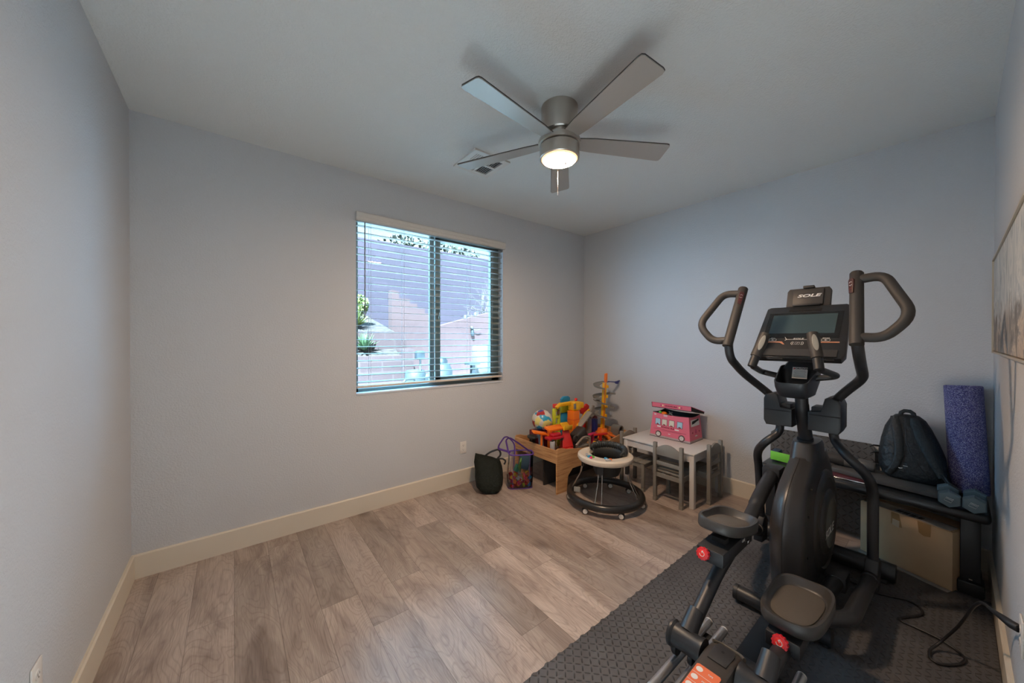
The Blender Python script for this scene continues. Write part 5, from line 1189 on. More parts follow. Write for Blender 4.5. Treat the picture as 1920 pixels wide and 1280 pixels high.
tag(MB().bx(-0.30, -0.10, -1.47, -1.14, bz0 + 0.162, ZT - 0.022, bev=0.01).build('toy_heap', mat('dark_toy_jumble', (0.05, 0.045, 0.05), 0.6, bump=(60, 1.0, 0.02), var=(30, 0.9))), 'dark jumble of small toys filling the pink bus box', 'toys', kind='stuff')

# ================================================================== BABY WALKER
WXc, WYc = -1.035, -1.105
bw = thing('baby_walker', 'round black and cream baby walker with a padded seat and castors', 'baby walker', (WXc, WYc, 0))
va = radians(36)   # long axis of the slightly oval ring
def wp_(r1, r2, a, z): 
    x, y = r1 * cos(a), r2 * sin(a); return Vector((WXc + x * cos(va) - y * sin(va), WYc + x * sin(va) + y * cos(va), z))
MB().tube([wp_(0.300, 0.300, 2 * pi * i / 56, 0.072) for i in range(56)], 0.030, n=16, closed=True).build('base_ring', mat('walker_ring_black', (0.018, 0.018, 0.018), 0.28), bw)
for a in (-8, 38, 95, 150, 205, 262, 318):
    a = radians(a); c = wp_(0.305, 0.305, a, 0.0); tdir = (wp_(0.3, 0.3, a + 0.1, 0) - wp_(0.3, 0.3, a, 0)).normalized()
    face = (Vector((CAM.x, CAM.y, 0)) - c).normalized() if False else Vector((cos(a * 1.7 + 2.6), sin(a * 1.7 + 2.6), 0))
    face = Vector((-0.72, -0.69, 0)) if int(degrees_ := a * 57.3) % 2 == 0 else Vector((-0.9, -0.42, 0))
    sidev = Vector((0, 0, 1)).cross(face)
    ca = MB().box((c.x, c.y, 0.040), (0.020, 0.020, 0.024), bev=0.004).build('castor', M_BLKPL, bw)
    for s in (-0.011, 0.011):
        q0 = c + face * (s - 0.005); q1 = c + face * (s + 0.005)
        wl = MB().cyl((q0.x, q0.y, 0.0245), (q1.x, q1.y, 0.0245), 0.0240, n=20, bev=0.003).build('wheel', M_BLKPL, ca)
    q0 = c + face * 0.0165; q1 = c + face * 0.0185
    MB().cyl((q0.x, q0.y, 0.0245), (q1.x, q1.y, 0.0245), 0.019, n=20).build('wheel_cap', M_WHITEPL, ca)
M_CREAMP = mat('cream_plastic', (0.62, 0.54, 0.44), 0.4)
Nn = 56
def trg(r, z): return [wp_(r, r, 2 * pi * i / Nn, z) for i in range(Nn)]
def holer(s, z, dx=0.045): 
    out = []
    for i in range(Nn):
        p = wp_(0.145 * s, 0.145 * s, 2 * pi * i / Nn, z); out.append(p + Vector((0.040, 0.010, 0)))
    return out
MB().loft([trg(0.205, 0.365), trg(0.228, 0.372), trg(0.236, 0.388), trg(0.232, 0.408), trg(0.215, 0.418), trg(0.203, 0.412), holer(1.05, 0.410), holer(1.0, 0.400), holer(0.98, 0.370)], caps=False).build('tray', M_CREAMP, bw, ang=45)
MB().loft([holer(0.985, 0.372), holer(0.96, 0.385), holer(0.93, 0.372), holer(0.80, 0.27), holer(0.70, 0.235)], caps=False).build('seat', mat('seat_black_cloth', (0.02, 0.022, 0.022), 0.6), bw, ang=60)
MB().loft([holer(0.70, 0.236), holer(0.3, 0.225)], caps=True).build('seat_base', mat('seat_grey_cloth', (0.25, 0.22, 0.20), 0.8), bw, ang=60)
# pleated padded rim of the seat
cush = MB(); pts = []
for i in range(121):
    a = radians(-100 + 215 * i / 120); rr_ = 0.150
    p = Vector((WXc + 0.040 + rr_ * cos(a), WYc + 0.010 + rr_ * sin(a), 0.432 + 0.012 * sin(pi * i / 120))); pts.append(p)
rads = [0.004 + min(1, sin(pi * i / 120) * 3.0) * (0.027 + 0.0034 * cos(i * pi / 2.5)) for i in range(121)]
cush.tube(pts, rads, n=14, flat=0.75)
cush.build('padded_rim', mat('pleated_black_pvc', (0.026, 0.029, 0.029), 0.38), bw, ang=70)
MB().loft([[Vector((WXc + 0.040 + r_ * cos(radians(-90 + 8 * i)), WYc + 0.010 + r_ * sin(radians(-90 + 8 * i)), z_)) for i in range(25)] for r_, z_ in ((0.140, 0.440), (0.132, 0.40), (0.118, 0.33))], caps=False, closed=False).build('inner_lining', mat('seat_lining', (0.035, 0.037, 0.036), 0.6), bw, solid=0.004)
# folding legs
M_STEEL = mat('walker_steel', (0.55, 0.53, 0.50), 0.25, 0.9)
for a in (78, 170, 252, 345):
    a = radians(a); d = wp_(1, 1, a, 0) - Vector((WXc, WYc, 0)); d.z = 0; d.normalize(); sd = Vector((-d.y, d.x, 0)); cc = Vector((WXc, WYc, 0))
    bk_ = MB().box(cc + d * 0.190 + Vector((0, 0, 0.325)), (0.028, 0.048, 0.090), rot=(0, 0, math.atan2(d.y, d.x)), bev=0.005).build('leg_bracket', M_BLKPL, bw)
    for s in (-1, 1):
        MB().tube([cc + d * 0.195 + sd * 0.014 * s + Vector((0, 0, 0.33)), cc + d * 0.215 + sd * 0.018 * s + Vector((0, 0, 0.22)), cc + d * 0.282 + sd * 0.026 * s + Vector((0, 0, 0.090))], 0.0038, n=8).build('wire_leg', M_STEEL, bw)
MB().box((WXc - 0.19, WYc + 0.15, 0.105), (0.01, 0.055, 0.045), rot=(0, 0.2, 0.6), bev=0.003).build('ring_pad', mat('pad_grey', (0.25, 0.24, 0.22), 0.6), bw)
# little toys fixed to the tray
dec = random.Random(4)
for k_, (dx, dy, c_, L_) in enumerate(((-0.150, 0.075, 'silver', 0.045), (-0.165, 0.040, 'blue', 0.030), (-0.150, 0.015, 'green', 0.028), (-0.175, 0.010, 'magenta', 0.028), (-0.14, 0.05, 'white', 0.030), (-0.105, -0.095, 'blue', 0.042), (-0.125, -0.125, 'silver', 0.035), (-0.090, -0.120, 'orange', 0.018), (-0.115, -0.110, 'white', 0.024))):
    MB().box((WXc + dx, WYc + dy, 0.416), (L_ * 1.3, 0.021, 0.014), rot=(0, 0, dec.uniform(0, 3)), bev=0.004).build('tray_toy', tm(c_), bw)

# ================================================================== TRAIN TABLE AND TOYS
TX0, TX1, TY0, TY1, TZ = -1.272, -0.140, -0.758, -0.150, 0.402
tt = thing('train_table', 'oak-look wooden play table with wavy rim, heaped with toys in the corner', 'table', ((TX0 + TX1) / 2, (TY0 + TY1) / 2, 0))
Lx = TX1 - TX0
wave = [(TX0, TZ)] + [(TX0 + 0.02 + (Lx - 0.04) * i / 20, TZ - 0.062 * sin(pi * i / 20) ** 1.5 + (0.010 if i < 2 else 0)) for i in range(21)] + [(TX1, TZ)]
arch = [(TX1, 0.0), (TX1 - 0.13, 0.0), (TX1 - 0.15, 0.14), (TX1 - 0.21, 0.195), (TX0 + 0.21, 0.195), (TX0 + 0.15, 0.14), (TX0 + 0.13, 0.0), (TX0, 0.0)]
MB().prism(wave + arch, TY0, TY0 + 0.016, 'xz', bev=0.002).build('front_panel', M_OAK, tt, smooth=False)
MB().prism(wave + arch, TY1 - 0.016, TY1, 'xz', bev=0.002).build('back_panel', M_OAK, tt, smooth=False)
MB().prism([(TY0 + 0.0162, TZ - 0.008), (TY1 - 0.0162, TZ - 0.008), (TY1 - 0.0162, 0.275), (TY0 + 0.0162, 0.275)], TX0 + 0.002, TX0 + 0.018, 'yz', bev=0.002).build('side_panel', M_OAK, tt, smooth=False)
MB().prism([(TY0 + 0.0162, TZ), (TY1 - 0.0162, TZ), (TY1 - 0.0162, 0.275), (TY0 + 0.0162, 0.275)], TX1 - 0.018, TX1 - 0.002, 'yz', bev=0.002).build('side_panel', M_OAK, tt, smooth=False)
MB().bx(TX0 + 0.019, TX1 - 0.019, TY0 + 0.0165, TY1 - 0.0165, 0.285, 0.297).build('tray_floor', M_OAK, tt)
MB().bx(TX0 + 0.05, TX1 - 0.05, TY0 + 0.22, TY0 + 0.235, 0.004, 0.2845).build('under_shade_sheet', mat('table_void_shade', (0.025, 0.022, 0.020), 0.7), tt)  # dark sheet stands in for the shade under the table
ZF = 0.298
def toy(name, mb, c, label, cat='toy', parent=None, **k):
    return tag(mb.build(name, tm(c) if isinstance(c, str) else c, parent, **k), label, cat)
# ball
m = mat('ball_print', (0.6, 0.58, 0.52), 0.3); t = NT(m)
tc_ = t.n('ShaderNodeTexCoord'); vo = t.n('ShaderNodeTexVoronoi'); vo.inputs['Scale'].default_value = 21.0; vo.inputs['Randomness'].default_value = 1.0
ndist = t.n('ShaderNodeTexNoise'); ndist.inputs['Scale'].default_value = 14; t.put(ndist.inputs['Vector'], tc_.outputs['Object'])
vadd = t.n('ShaderNodeVectorMath', operation='MULTIPLY_ADD'); t.put(vadd.inputs[0], ndist.outputs['Color']); vadd.inputs[1].default_value = (0.06, 0.06, 0.06); t.put(vadd.inputs[2], tc_.outputs['Object'])
t.put(vo.inputs['Vector'], vadd.outputs[0]); sp_ = t.n('ShaderNodeSeparateColor'); t.put(sp_.inputs[0], vo.outputs['Color'])
r_ = t.ramp(sp_.outputs[0], [(0.0, (0.60, 0.57, 0.50)), (0.34, (0.72, 0.62, 0.20)), (0.48, (0.40, 0.03, 0.03)), (0.62, (0.03, 0.30, 0.48)), (0.76, (0.04, 0.06, 0.30)), (0.86, (0.62, 0.58, 0.50))])
for n_ in t.nt.nodes:
    if n_.type == 'VALTORGB': n_.color_ramp.interpolation = 'CONSTANT'
t.nt.links.new(r_, t.b.inputs['Base Color'])
ball = MB().sphere((0, 0, 0), 0.107, n=40).build('beach_ball', m); ball.location = (-1.075, -0.355, 0.577)
tag(ball, 'multicoloured play ball with red, blue and yellow patches on the train table', 'ball')
toy('toy_box', MB().bx(-1.17, -1.00, -0.46, -0.26, ZF, 0.478, bev=0.006), 'maroon', 'dark maroon toy box under the multicoloured ball')
# crane playset
ps = thing('crane_playset', 'tall yellow, orange and blue crane playset in the middle of the train table', 'toy', (-0.8, -0.42, ZF))
post = MB().bx(-0.984, -0.955, -0.435, -0.405, ZF, 0.692, bev=0.004).bx(-0.915, -0.890, -0.435, -0.405, ZF, 0.692, bev=0.004)
for z_ in (0.52, 0.60, 0.672): post.bx(-0.957, -0.912, -0.434, -0.406, z_ - 0.012, z_ + 0.012, bev=0.002)
post.build('lime_post', tm('lime'), ps)
MB().bx(-0.955, -0.900, -0.43, -0.38, 0.6925, 0.735, bev=0.008).build('red_cap', tm('red'), ps)
MB().bx(-0.845, -0.690, -0.40, -0.37, ZF, 0.622, bev=0.010).build('blue_panel', tm('blue'), ps)
MB().prism([(-0.80, 0.715), (-0.675, 0.715), (-0.670, 0.770), (-0.700, 0.790), (-0.770, 0.790), (-0.805, 0.765)], -0.372, -0.345, 'xz', bev=0.004).build('blue_sign', tm('blue'), ps)
MB().bx(-0.83, -0.69, -0.40, -0.37, 0.6225, 0.700, bev=0.010).build('lime_arch', tm('lime'), ps)
MB().bx(-0.74, -0.72, -0.378, -0.362, 0.66, 0.72).build('sign_stem', tm('grey'), ps)
MB().prism([(-0.965, 0.695), (-0.930, 0.712), (-0.76, 0.712), (-0.76, 0.748), (-0.915, 0.748), (-0.975, 0.715)], -0.47, -0.43, 'xz', bev=0.006).build('crane_arm', tm('yellow'), ps)
MB().bx(-0.765, -0.665, -0.52, -0.42, 0.655, 0.748, bev=0.012).build('crane_head', tm('yellow'), ps)
MB().bx(-0.664, -0.590, -0.500, -0.44, 0.668, 0.730, bev=0.010).build('crane_winch', tm('yellow'), ps)
MB().bx(-0.783, -0.755, -0.532, -0.518, 0.680, 0.735, bev=0.003).build('crane_window', tm('grey'), ps)
MB().sphere((-0.69, -0.47, 0.765), 0.017, n=14).cyl((-0.69, -0.47, 0.747), (-0.69, -0.47, 0.76), 0.006, n=8).build('red_finial', tm('red'), ps)
MB().bx(-0.790, -0.692, -0.525, -0.435, ZF, 0.6545, bev=0.008).build('orange_tower', tm('orange'), ps)
for z_ in (0.565, 0.47, 0.38): MB().bx(-0.792, -0.690, -0.527, -0.433, z_, z_ + 0.004).build('tower_groove', tm('red'), ps)
MB().box((-0.925, -0.44, 0.655), (0.022, 0.02, 0.05), rot=(0, 0.2, 0), bev=0.004).build('hook', tm('brown'), ps)
MB().tube([(-0.76, -0.55, 0.50), (-0.73, -0.53, 0.51), (-0.65, -0.50, 0.54), (-0.55, -0.48, 0.60), (-0.46, -0.46, 0.625)], 0.012, n=10).build('yellow_rail', tm('yellow'), ps)
MB().prism([(-0.46, 0.56), (-0.35, 0.58), (-0.33, 0.64), (-0.37, 0.665), (-0.41, 0.640), (-0.45, 0.655), (-0.48, 0.61)], -0.36, -0.33, 'xz', bev=0.004).build('red_star_flag', tm('red'), ps)
MB().bx(-0.43, -0.40, -0.36, -0.34, ZF, 0.57).build('flag_post', tm('red'), ps)
# ramps and tracks in front
toy('toy_ramp', MB().loft([[Vector((-1.045, -0.62, 0.545)), Vector((-0.86, -0.55, 0.515)), Vector((-0.86, -0.55, 0.505)), Vector((-1.045, -0.62, 0.535))], [Vector((-1.035, -0.57, 0.585)), Vector((-0.875, -0.51, 0.560)), Vector((-0.875, -0.51, 0.545)), Vector((-1.035, -0.57, 0.57))]]).box((-0.955, -0.60, 0.530), (0.21, 0.014, 0.045), rot=(0, 0.16, 0.35), bev=0.003), 'yellow', 'bright yellow tray-shaped ramp top above the red ramp')
toy('toy_ramp', MB().loft([[Vector((-1.035, -0.60, 0.520)), Vector((-0.890, -0.545, 0.500)), Vector((-0.885, -0.50, 0.30)), Vector((-1.03, -0.55, 0.30))], [Vector((-1.125, -0.69, 0.385)), Vector((-0.955, -0.67, 0.365)), Vector((-0.955, -0.66, 0.300)), Vector((-1.12, -0.68, 0.300))]]), 'red', 'steep red ramp sloping to the front left of the train table', cat='toy')
toy('toy_track', MB().box((-1.085, -0.692, 0.345), (0.18, 0.060, 0.030), rot=(0, -0.06, 0.12), bev=0.008), 'red', 'flat red track plate lying inside the near corner of the train table')
toy('toy_track', MB().box((-1.112, -0.57, 0.545), (0.205, 0.085, 0.022), rot=(0.25, 0.02, -0.03), bev=0.003).bx(-1.20, -1.18, -0.60, -0.56, ZF, 0.54), 'orange', 'wide orange track piece in front of the ball')
toy('toy_track', MB().box((-1.262, -0.52, 0.512), (0.165, 0.050, 0.018), rot=(0.25, 0.26, -0.15), bev=0.003).bx(-1.245, -1.235, -0.53, -0.51, ZF, 0.495), 'orange', 'narrow orange track piece sticking out over the left end of the train table')
rc = thing('toy_garage_car', 'glossy red toy car on a deck below the orange track', 'toy car', (-1.16, -0.60, 0.46))
MB().box((-1.160, -0.615, 0.470), (0.19, 0.08, 0.030), rot=(0, 0.03, -0.05), bev=0.010, seg=3).box((-1.15, -0.615, 0.498), (0.11, 0.065, 0.034), bev=0.012, seg=3).build('body', mat('glossy_red', (0.42, 0.01, 0.02), 0.15), rc)
for (x_, y_) in ((-1.22, -0.658), (-1.10, -0.658)): MB().cyl((x_, y_, 0.455), (x_, y_ + 0.01, 0.455), 0.016, n=14).build('wheel', tm('black'), rc)
MB().bx(-1.175, -1.145, -0.60, -0.57, ZF, 0.455).build('stand', tm('maroon'), rc)
toy('toy_column', MB().cyl((-1.222, -0.65, ZF), (-1.222, -0.65, 0.452), 0.024, n=16, bev=0.004), 'silver', 'upright silver toy column at the near left corner of the train table')
toy('toy_pipe', MB().tube([(-1.235, -0.47, 0.485), (-1.225, -0.49, 0.45), (-1.215, -0.50, ZF + 0.001)], 0.024, n=14), mat('slate_toy', (0.10, 0.15, 0.20), 0.4), 'slate blue toy pipe under the narrow orange track')
toy('toy_ring', MB().tube([Vector((-1.215 + 0.030 * cos(2 * pi * i / 20), -0.36 + 0.045 * sin(2 * pi * i / 20), 0.43)) for i in range(20)], 0.016, n=8, closed=True).bx(-1.235, -1.195, -0.38, -0.34, ZF, 0.42), 'black', 'black ring toy left of the ball')
# grey ramp and upright
gr = thing('grey_slide', 'grey plastic slide with a tall upright, between the crane and the spiral tower', 'toy', (-0.55, -0.5, ZF))
MB().loft([[Vector((-0.775, -0.60, 0.500)), Vector((-0.755, -0.52, 0.505)), Vector((-0.755, -0.52, 0.490)), Vector((-0.775, -0.60, 0.485))], [Vector((-0.545, -0.57, 0.622)), Vector((-0.525, -0.49, 0.627)), Vector((-0.525, -0.49, 0.612)), Vector((-0.545, -0.57, 0.607))]]).build('slide', mat('pale_grey_toy', (0.30, 0.30, 0.27), 0.4), gr)
MB().prism([(-0.545, ZF), (-0.480, ZF), (-0.475, 0.56), (-0.43, 0.60), (-0.425, 0.672), (-0.450, 0.680), (-0.50, 0.600), (-0.530, 0.560)], -0.51, -0.495, 'xz', bev=0.003).build('upright', tm('grey'), gr)
MB().tube([(-0.50, -0.51, 0.55), (-0.43, -0.50, 0.575), (-0.37, -0.50, 0.60)], 0.014, n=8).build('arm', tm('grey'), gr)
toy('toy_block', MB().bx(-0.375, -0.318, -0.47, -0.41, ZF, 0.505, bev=0.004), 'navy', 'dark blue upright toy block left of the spiral tower')
toy('toy_block', MB().bx(-0.300, -0.235, -0.40, -0.34, ZF, 0.560, bev=0.004), 'maroon', 'tall dark red toy block behind the spiral tower')
# spiral tower
st = thing('spiral_tower', 'tall yellow marble-run tower with a grey spiral and orange feet', 'toy', (-0.32, -0.55, ZF))
MB().box((-0.322, -0.55, 0.655), (0.036, 0.036, 0.54), rot=(0, radians(4.5), 0), bev=0.004).build('column', tm('yellow'), st)
MB().box((-0.336, -0.568, 0.655), (0.010, 0.006, 0.53), rot=(0, radians(4.5), 0)).build('column_rack', tm('orange'), st)
MB().prism([(-0.304, 0.925), (-0.268, 0.925), (-0.262, 1.02), (-0.270, 1.028), (-0.296, 1.022)], -0.562, -0.540, 'xz', bev=0.004).build('top_lever', tm('orange'), st)
MB().cyl((-0.342, -0.55, 0.375), (-0.340, -0.55, 0.420), 0.062, 0.052, n=24, bev=0.004).build('hub', tm('orange'), st)
for k_, a in enumerate((205, 245, 285, 330, 20, 90, 160)):
    a = radians(a); MB().prism([(0.03, -0.022), (0.17, -0.016), (0.185, 0), (0.17, 0.016), (0.03, 0.022)], 0, 0.018, 'xy', bev=0.003, mtx=Matrix.Translation((-0.342, -0.55, 0.376)) @ Matrix.Rotation(a, 4, 'Z') @ Matrix.Rotation(radians(14), 4, 'Y')).build('foot', tm('orange'), st)
for (z_, a0, a1) in ((0.915, 40, 220), (0.80, -60, 190), (0.735, 150, 260), (0.650, -70, 140), (0.60, 120, 240)):
    rg = []
    for i in range(17):
        a = radians(a0 + (a1 - a0) * i / 16); zz = z_ - 0.05 * i / 16; cx2 = -0.322 + (zz - 0.655) * 0.079
        rg.append([Vector((cx2 + r2 * cos(a), -0.55 + r2 * sin(a), zz + dz)) for r2, dz in ((0.055, 0.0), (0.118, 0.0), (0.124, 0.014), (0.126, 0.014), (0.121, -0.005), (0.053, -0.005))])
    MB().loft(rg).build('spiral_ramp', mat('ramp_grey', (0.20, 0.20, 0.185), 0.4), st)
for z_ in (0.88, 0.77, 0.66, 0.56): MB().box((-0.305 + (z_ - 0.655) * 0.079, -0.575, z_), (0.020, 0.026, 0.032), bev=0.004).build('ramp_clip', tm('yellow'), st)
MB().prism([(-0.225, 0.925), (-0.10, 0.908), (-0.085, 0.892), (-0.055, 0.892), (-0.050, 0.910), (-0.020, 0.930), (-0.050, 0.925), (-0.10, 0.920), (-0.225, 0.934)], -0.56, -0.535, 'xz', bev=0.002).build('blue_arm', tm('navy'), st)
MB().bx(-0.315, -0.215, -0.553, -0.545, 0.922, 0.932).build('arm_mount', tm('navy'), st)
# things around it
tn_ = thing('toy_tunnel', 'small grey arched toy tunnel at the right end of the train table', 'toy', (-0.22, -0.66, ZF))
ar_ = lambda r_: [(-0.205 + r_ * cos(a) * -1, 0.405 + r_ * sin(a) * 1.0) for a in [pi * i / 10 for i in range(11)]]
MB().prism([(-0.255, ZF)] + ar_(0.050) + [(-0.155, ZF), (-0.168, ZF)] + ar_(0.037)[::-1] + [(-0.242, ZF)], -0.70, -0.60, 'xz').build('arch', mat('tunnel_grey', (0.17, 0.17, 0.16), 0.5), tn_)
toy('toy_track', MB().tube([(-0.95, -0.70, 0.375), (-0.90, -0.695, 0.400), (-0.84, -0.69, 0.430), (-0.78, -0.69, 0.432), (-0.73, -0.69, 0.405)], 0.010, n=8, fil=0.03).bx(-0.93, -0.92, -0.705, -0.69, ZF, 0.38).bx(-0.74, -0.73, -0.70, -0.68, ZF, 0.41), mat('taupe_track', (0.27, 0.22, 0.18), 0.6), 'curved taupe track bridge at the front of the train table')
toy('toy_fence', MB().box((-0.82, -0.67, 0.375), (0.16, 0.010, 0.045), rot=(0, -0.15, 0.1), bev=0.003).bx(-0.83, -0.81, -0.68, -0.66, ZF, 0.36).box((-0.82, -0.66, 0.34), (0.18, 0.05, 0.02), bev=0.004), 'grey', 'low grey toy fence beneath the taupe track bridge')
toy('toy_disc', MB().tube([Vector((-0.915 + 0.028 * cos(2 * pi * i / 20), -0.665, 0.425 + 0.028 * sin(2 * pi * i / 20))) for i in range(20)], 0.010, n=8, closed=True).cyl((-0.915, -0.67, 0.425), (-0.915, -0.655, 0.425), 0.016, n=14).bx(-0.93, -0.90, -0.66, -0.64, ZF, 0.41), 'black', 'round black toy disc right of the red ramp')
toy('toy_truck', MB().box((-0.79, -0.60, 0.43), (0.15, 0.11, 0.12), rot=(0, -0.5, 0), bev=0.02, seg=3).bx(-0.83, -0.75, -0.62, -0.57, ZF, 0.40), mat('charcoal_toy', (0.035, 0.032, 0.03), 0.45), 'dark charcoal toy vehicle right of the crane tower')
for k_, (x_, y_, L_, a, c_, lab) in enumerate(((-0.60, -0.62, 0.20, 0.35, 'magenta', 'bright magenta track piece left of the spiral tower feet'), (-0.52, -0.66, 0.17, -0.25, 'red', 'red track piece crossing in front of the spiral tower'), (-0.22, -0.45, 0.16, 0.5, 'red', 'red track piece behind the spiral tower on the right'))):
    toy('toy_track', MB().box((x_, y_, 0.415 - 0.01 * k_), (L_, 0.035, 0.014), rot=(0.1, 0.12 - 0.1 * k_, a), bev=0.003).bx(x_ - 0.012, x_ + 0.012, y_ - 0.01, y_ + 0.01, ZF, 0.41 - 0.01 * k_), c_, lab)
rt = random.Random(21)
fill = MB()
for i in range(120):
    s_ = rt.uniform(0.012, 0.030); fill.box((rt.uniform(TX0 + 0.06, TX1 - 0.05), rt.uniform(TY0 + 0.05, TY1 - 0.05), ZF + rt.uniform(0.008, 0.030)), (s_, s_ * rt.uniform(0.6, 1.6), s_ * 0.8), rot=(rt.uniform(0, 3), rt.uniform(0, 3), rt.uniform(0, 3)), bev=0.003, seg=1)
tag(fill.build('toy_scraps', mat('small_toy_bits', (0.26, 0.19, 0.13), 0.6, var=(26, 0.8)), None), 'loose small tan and brown toy bits on the train table floor', 'toys', kind='stuff')
for k_, (x_, y_, c_, lab) in enumerate(((-0.66, -0.70, 'yellow', 'small yellow toy piece by the front rim of the train table'), (-0.60, -0.705, 'brown', 'small brown toy piece by the front rim of the train table'), (-1.17, -0.30, 'white', 'small white toy piece left of the ball'))):
    toy('toy_piece', MB().box((x_, y_, ZF + 0.045), (0.045, 0.035, 0.040), rot=(0.2, 0.3, 0.5 * k_), bev=0.008).bx(x_ - 0.008, x_ + 0.008, y_ - 0.008, y_ + 0.008, ZF, ZF + 0.04), c_, lab)

# ================================================================== BAGS BY THE WALL
M_BAG = mat('dark_green_black_cloth', (0.007, 0.010, 0.0065), 0.8, bump=(20, 1.0, 0.020), spec=0.3)
bb = thing('tote_bag', 'dark greenish-black cloth tote bag slumped on the floor below the outlet', 'bag', (-1.62, -0.22, 0))
secs = [(0.003, (-1.690, -0.320), 0.050, 0.060, 12), (0.015, (-1.685, -0.300), 0.095, 0.105, 12), (0.05, (-1.672, -0.272), 0.125, 0.138, 12), (0.10, (-1.660, -0.248), 0.134, 0.132, 12), (0.16, (-1.655, -0.230), 0.132, 0.108, 12), (0.21, (-1.652, -0.215), 0.128, 0.075, 12), (0.255, (-1.650, -0.205), 0.122, 0.038, 12), (0.283, (-1.650, -0.20), 0.118, 0.014, 12)]
rings = []
for z_, (cx2, cy2), a_, b_, _ in secs:
    rg = []
    for i in range(40):
        th = 2 * pi * i / 40; e = 0.75
        u_ = a_ * abs(cos(th)) ** e * (1 if cos(th) > 0 else -1); v_ = b_ * abs(sin(th)) ** e * (1 if sin(th) > 0 else -1)
        w_ = 1 + 0.10 * mnoise.noise(Vector((cos(th) * 1.6, sin(th) * 1.6, z_ * 11)))
        ca_, sa_ = cos(radians(-38)), sin(radians(-38))
        tiltz = (0.030 * (-u_ / 0.12)) * (z_ / 0.29)
        rg.append(Vector((cx2 + (u_ * ca_ - v_ * sa_) * w_, cy2 + (u_ * sa_ + v_ * ca_) * w_, z_ + tiltz + 0.008 * mnoise.noise(Vector((th * 2, z_ * 8, 3))) * (z_ > 0.1))))
    rings.append(rg)
MB().loft(rings).build('bag_body', M_BAG, bb, ang=75)
MB().tube([(-1.660, -0.178, 0.285), (-1.625, -0.215, 0.325), (-1.560, -0.265, 0.352), (-1.545, -0.280, 0.300), (-1.575, -0.262, 0.262)], 0.009, n=8, fil=0.03, flat=0.45).build('handle', M_BLKPL, bb)
MB().tube([(-1.575, -0.262, 0.255), (-1.535, -0.285, 0.262), (-1.505, -0.305, 0.235), (-1.525, -0.300, 0.205)], 0.008, n=8, fil=0.02, flat=0.5).build('handle', M_BLKPL, bb)

M_CLR = glass_mat('clear_vinyl', (0.97, 0.96, 0.98)); M_PURP = mat('purple_trim', (0.11, 0.045, 0.30), 0.5)
cb2 = thing('clear_tote_bag', 'clear plastic tote bag with purple trim full of toy bricks', 'bag', (-1.40, -0.40, 0))
def cring(z, s=1.0, lean=0.0):
    cx2, cy2 = -1.412 + lean * 0.015, -0.398 + lean * 0.0; out = []
    for i in range(32):
        th = 2 * pi * i / 32; e = 0.45; u_ = 0.118 * s * abs(cos(th)) ** e * (1 if cos(th) > 0 else -1); v_ = 0.075 * s * abs(sin(th)) ** e * (1 if sin(th) > 0 else -1)
        ca_, sa_ = cos(radians(-30)), sin(radians(-30)); out.append(Vector((cx2 + u_ * ca_ - v_ * sa_, cy2 + u_ * sa_ + v_ * ca_, z)))
    return out
MB().loft([cring(0.004, 1.0), cring(0.10, 1.04), cring(0.20, 1.0, 0.5), cring(0.315, 0.98, 1)], caps=False).build('clear_wall', M_CLR, cb2, ang=60)
MB().tube(cring(0.318, 0.98, 1), 0.0065, n=8, closed=True).build('top_trim', M_PURP, cb2)
MB().tube(cring(0.006, 1.0), 0.0025, n=8, closed=True).build('base_trim', M_PURP, cb2)
for i in (6, 10, 22, 26): MB().tube([cring(0.006, 1.0)[i], cring(0.10, 1.045)[i], cring(0.20, 1.005, 0.5)[i], cring(0.318, 0.985, 1)[i]], 0.0018, n=6).build('corner_trim', M_PURP, cb2)
MB().tube([(-1.470, -0.330, 0.318), (-1.585, -0.285, 0.365), (-1.585, -0.30, 0.405), (-1.545, -0.330, 0.478), (-1.520, -0.350, 0.482), (-1.470, -0.395, 0.42), (-1.475, -0.40, 0.318)], 0.010, n=8, fil=0.05, flat=0.35).build('handle', M_PURP, cb2)
MB().tube([(-1.500, -0.340, 0.318), (-1.520, -0.320, 0.445), (-1.490, -0.340, 0.468), (-1.40, -0.38, 0.40), (-1.310, -0.425, 0.322)], 0.010, n=8, fil=0.06, flat=0.35).build('handle', M_PURP, cb2)
rbk = random.Random(31)
kinds = ['red', 'yellow', 'orange', 'white', 'lime', 'grey', 'magenta', 'blue']
protos = {}
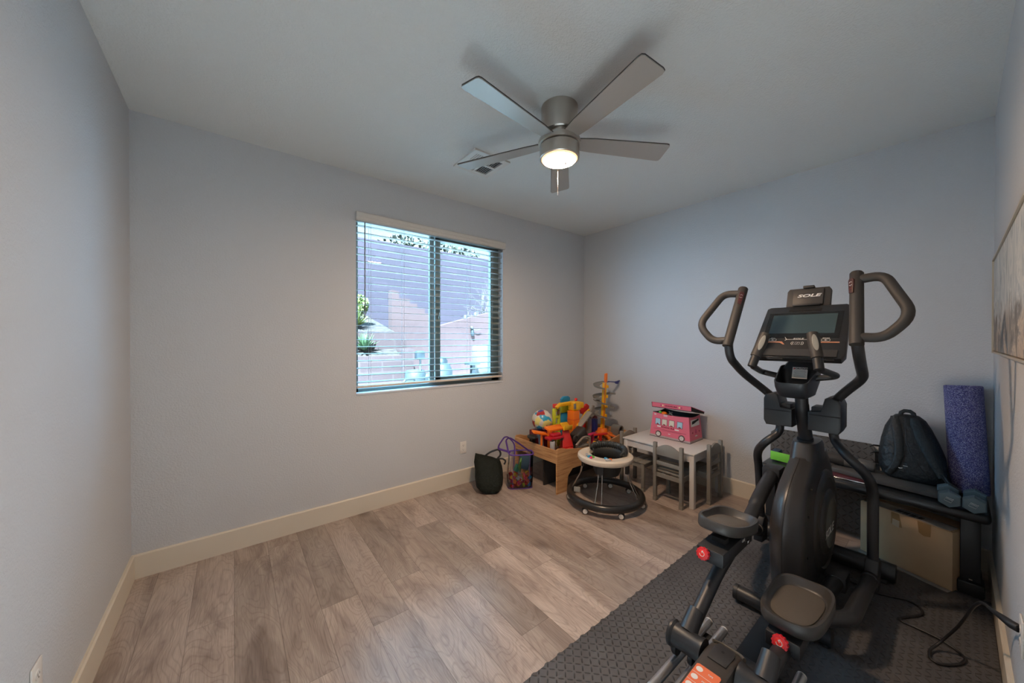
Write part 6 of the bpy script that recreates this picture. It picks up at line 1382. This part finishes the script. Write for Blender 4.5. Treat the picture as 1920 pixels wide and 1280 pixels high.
for i in range(56):
    c_ = kinds[rbk.choice([0, 0, 0, 1, 1, 2, 2, 3, 3, 4, 5, 6, 7])]
    u_, v_ = rbk.uniform(-0.092, 0.092), rbk.uniform(-0.052, 0.052); z_ = rbk.uniform(0.022, 0.125)
    ca_, sa_ = cos(radians(-30)), sin(radians(-30)); loc = (-1.412 + u_ * ca_ - v_ * sa_, -0.398 + u_ * sa_ + v_ * ca_, z_)
    if c_ not in protos:
        b = MB().box((0, 0, 0), (0.038, 0.027, 0.022), bev=0.002, seg=1)
        for sx_ in (-0.007, 0.007): b.cyl((sx_, 0, 0.011), (sx_, 0, 0.016), 0.006, n=8)
        o = b.build('toy_brick', tm(c_)); protos[c_] = o
    else:
        o = protos[c_].copy(); COL.objects.link(o)
    o.location = loc; o.rotation_euler = (rbk.uniform(0, 6), rbk.uniform(0, 6), rbk.uniform(0, 6))
    nm = {'lime': 'yellow-green', 'blue': 'blue'}.get(c_, c_)
    pos_ = ('upper ' if z_ > 0.075 else 'lower ') + ('left' if u_ < -0.03 else 'right' if u_ > 0.03 else 'middle') + (' front' if v_ < 0 else ' back')
    tag(o, '%s toy brick in the %s of the heap in the clear bag' % (nm, pos_), 'toy brick', group='%s toy bricks in the clear bag' % nm)
tag(MB().box((-1.385, -0.385, 0.205), (0.012, 0.125, 0.105), rot=(0.75, 0.1, -0.95), bev=0.002).build('toy_board', mat('leaf_green_board', (0.13, 0.34, 0.05), 0.5)), 'flat green toy board standing in the clear purple-trimmed bag', 'toy')
tag(MB().box((-1.345, -0.385, 0.215), (0.10, 0.06, 0.13), rot=(0.1, 0.2, -0.5), bev=0.01).build('toy_case', mat('teal_navy_case', (0.02, 0.07, 0.11), 0.5)), 'dark teal toy case at the back of the clear purple-trimmed bag', 'toy')
tag(MB().box((-1.435, -0.385, 0.175), (0.05, 0.03, 0.07), rot=(0.2, 0.5, 0.2), bev=0.004).build('toy_block', mat('sea_green_toy', (0.03, 0.28, 0.16), 0.5)), 'sea-green toy block at the left of the clear purple-trimmed bag', 'toy')
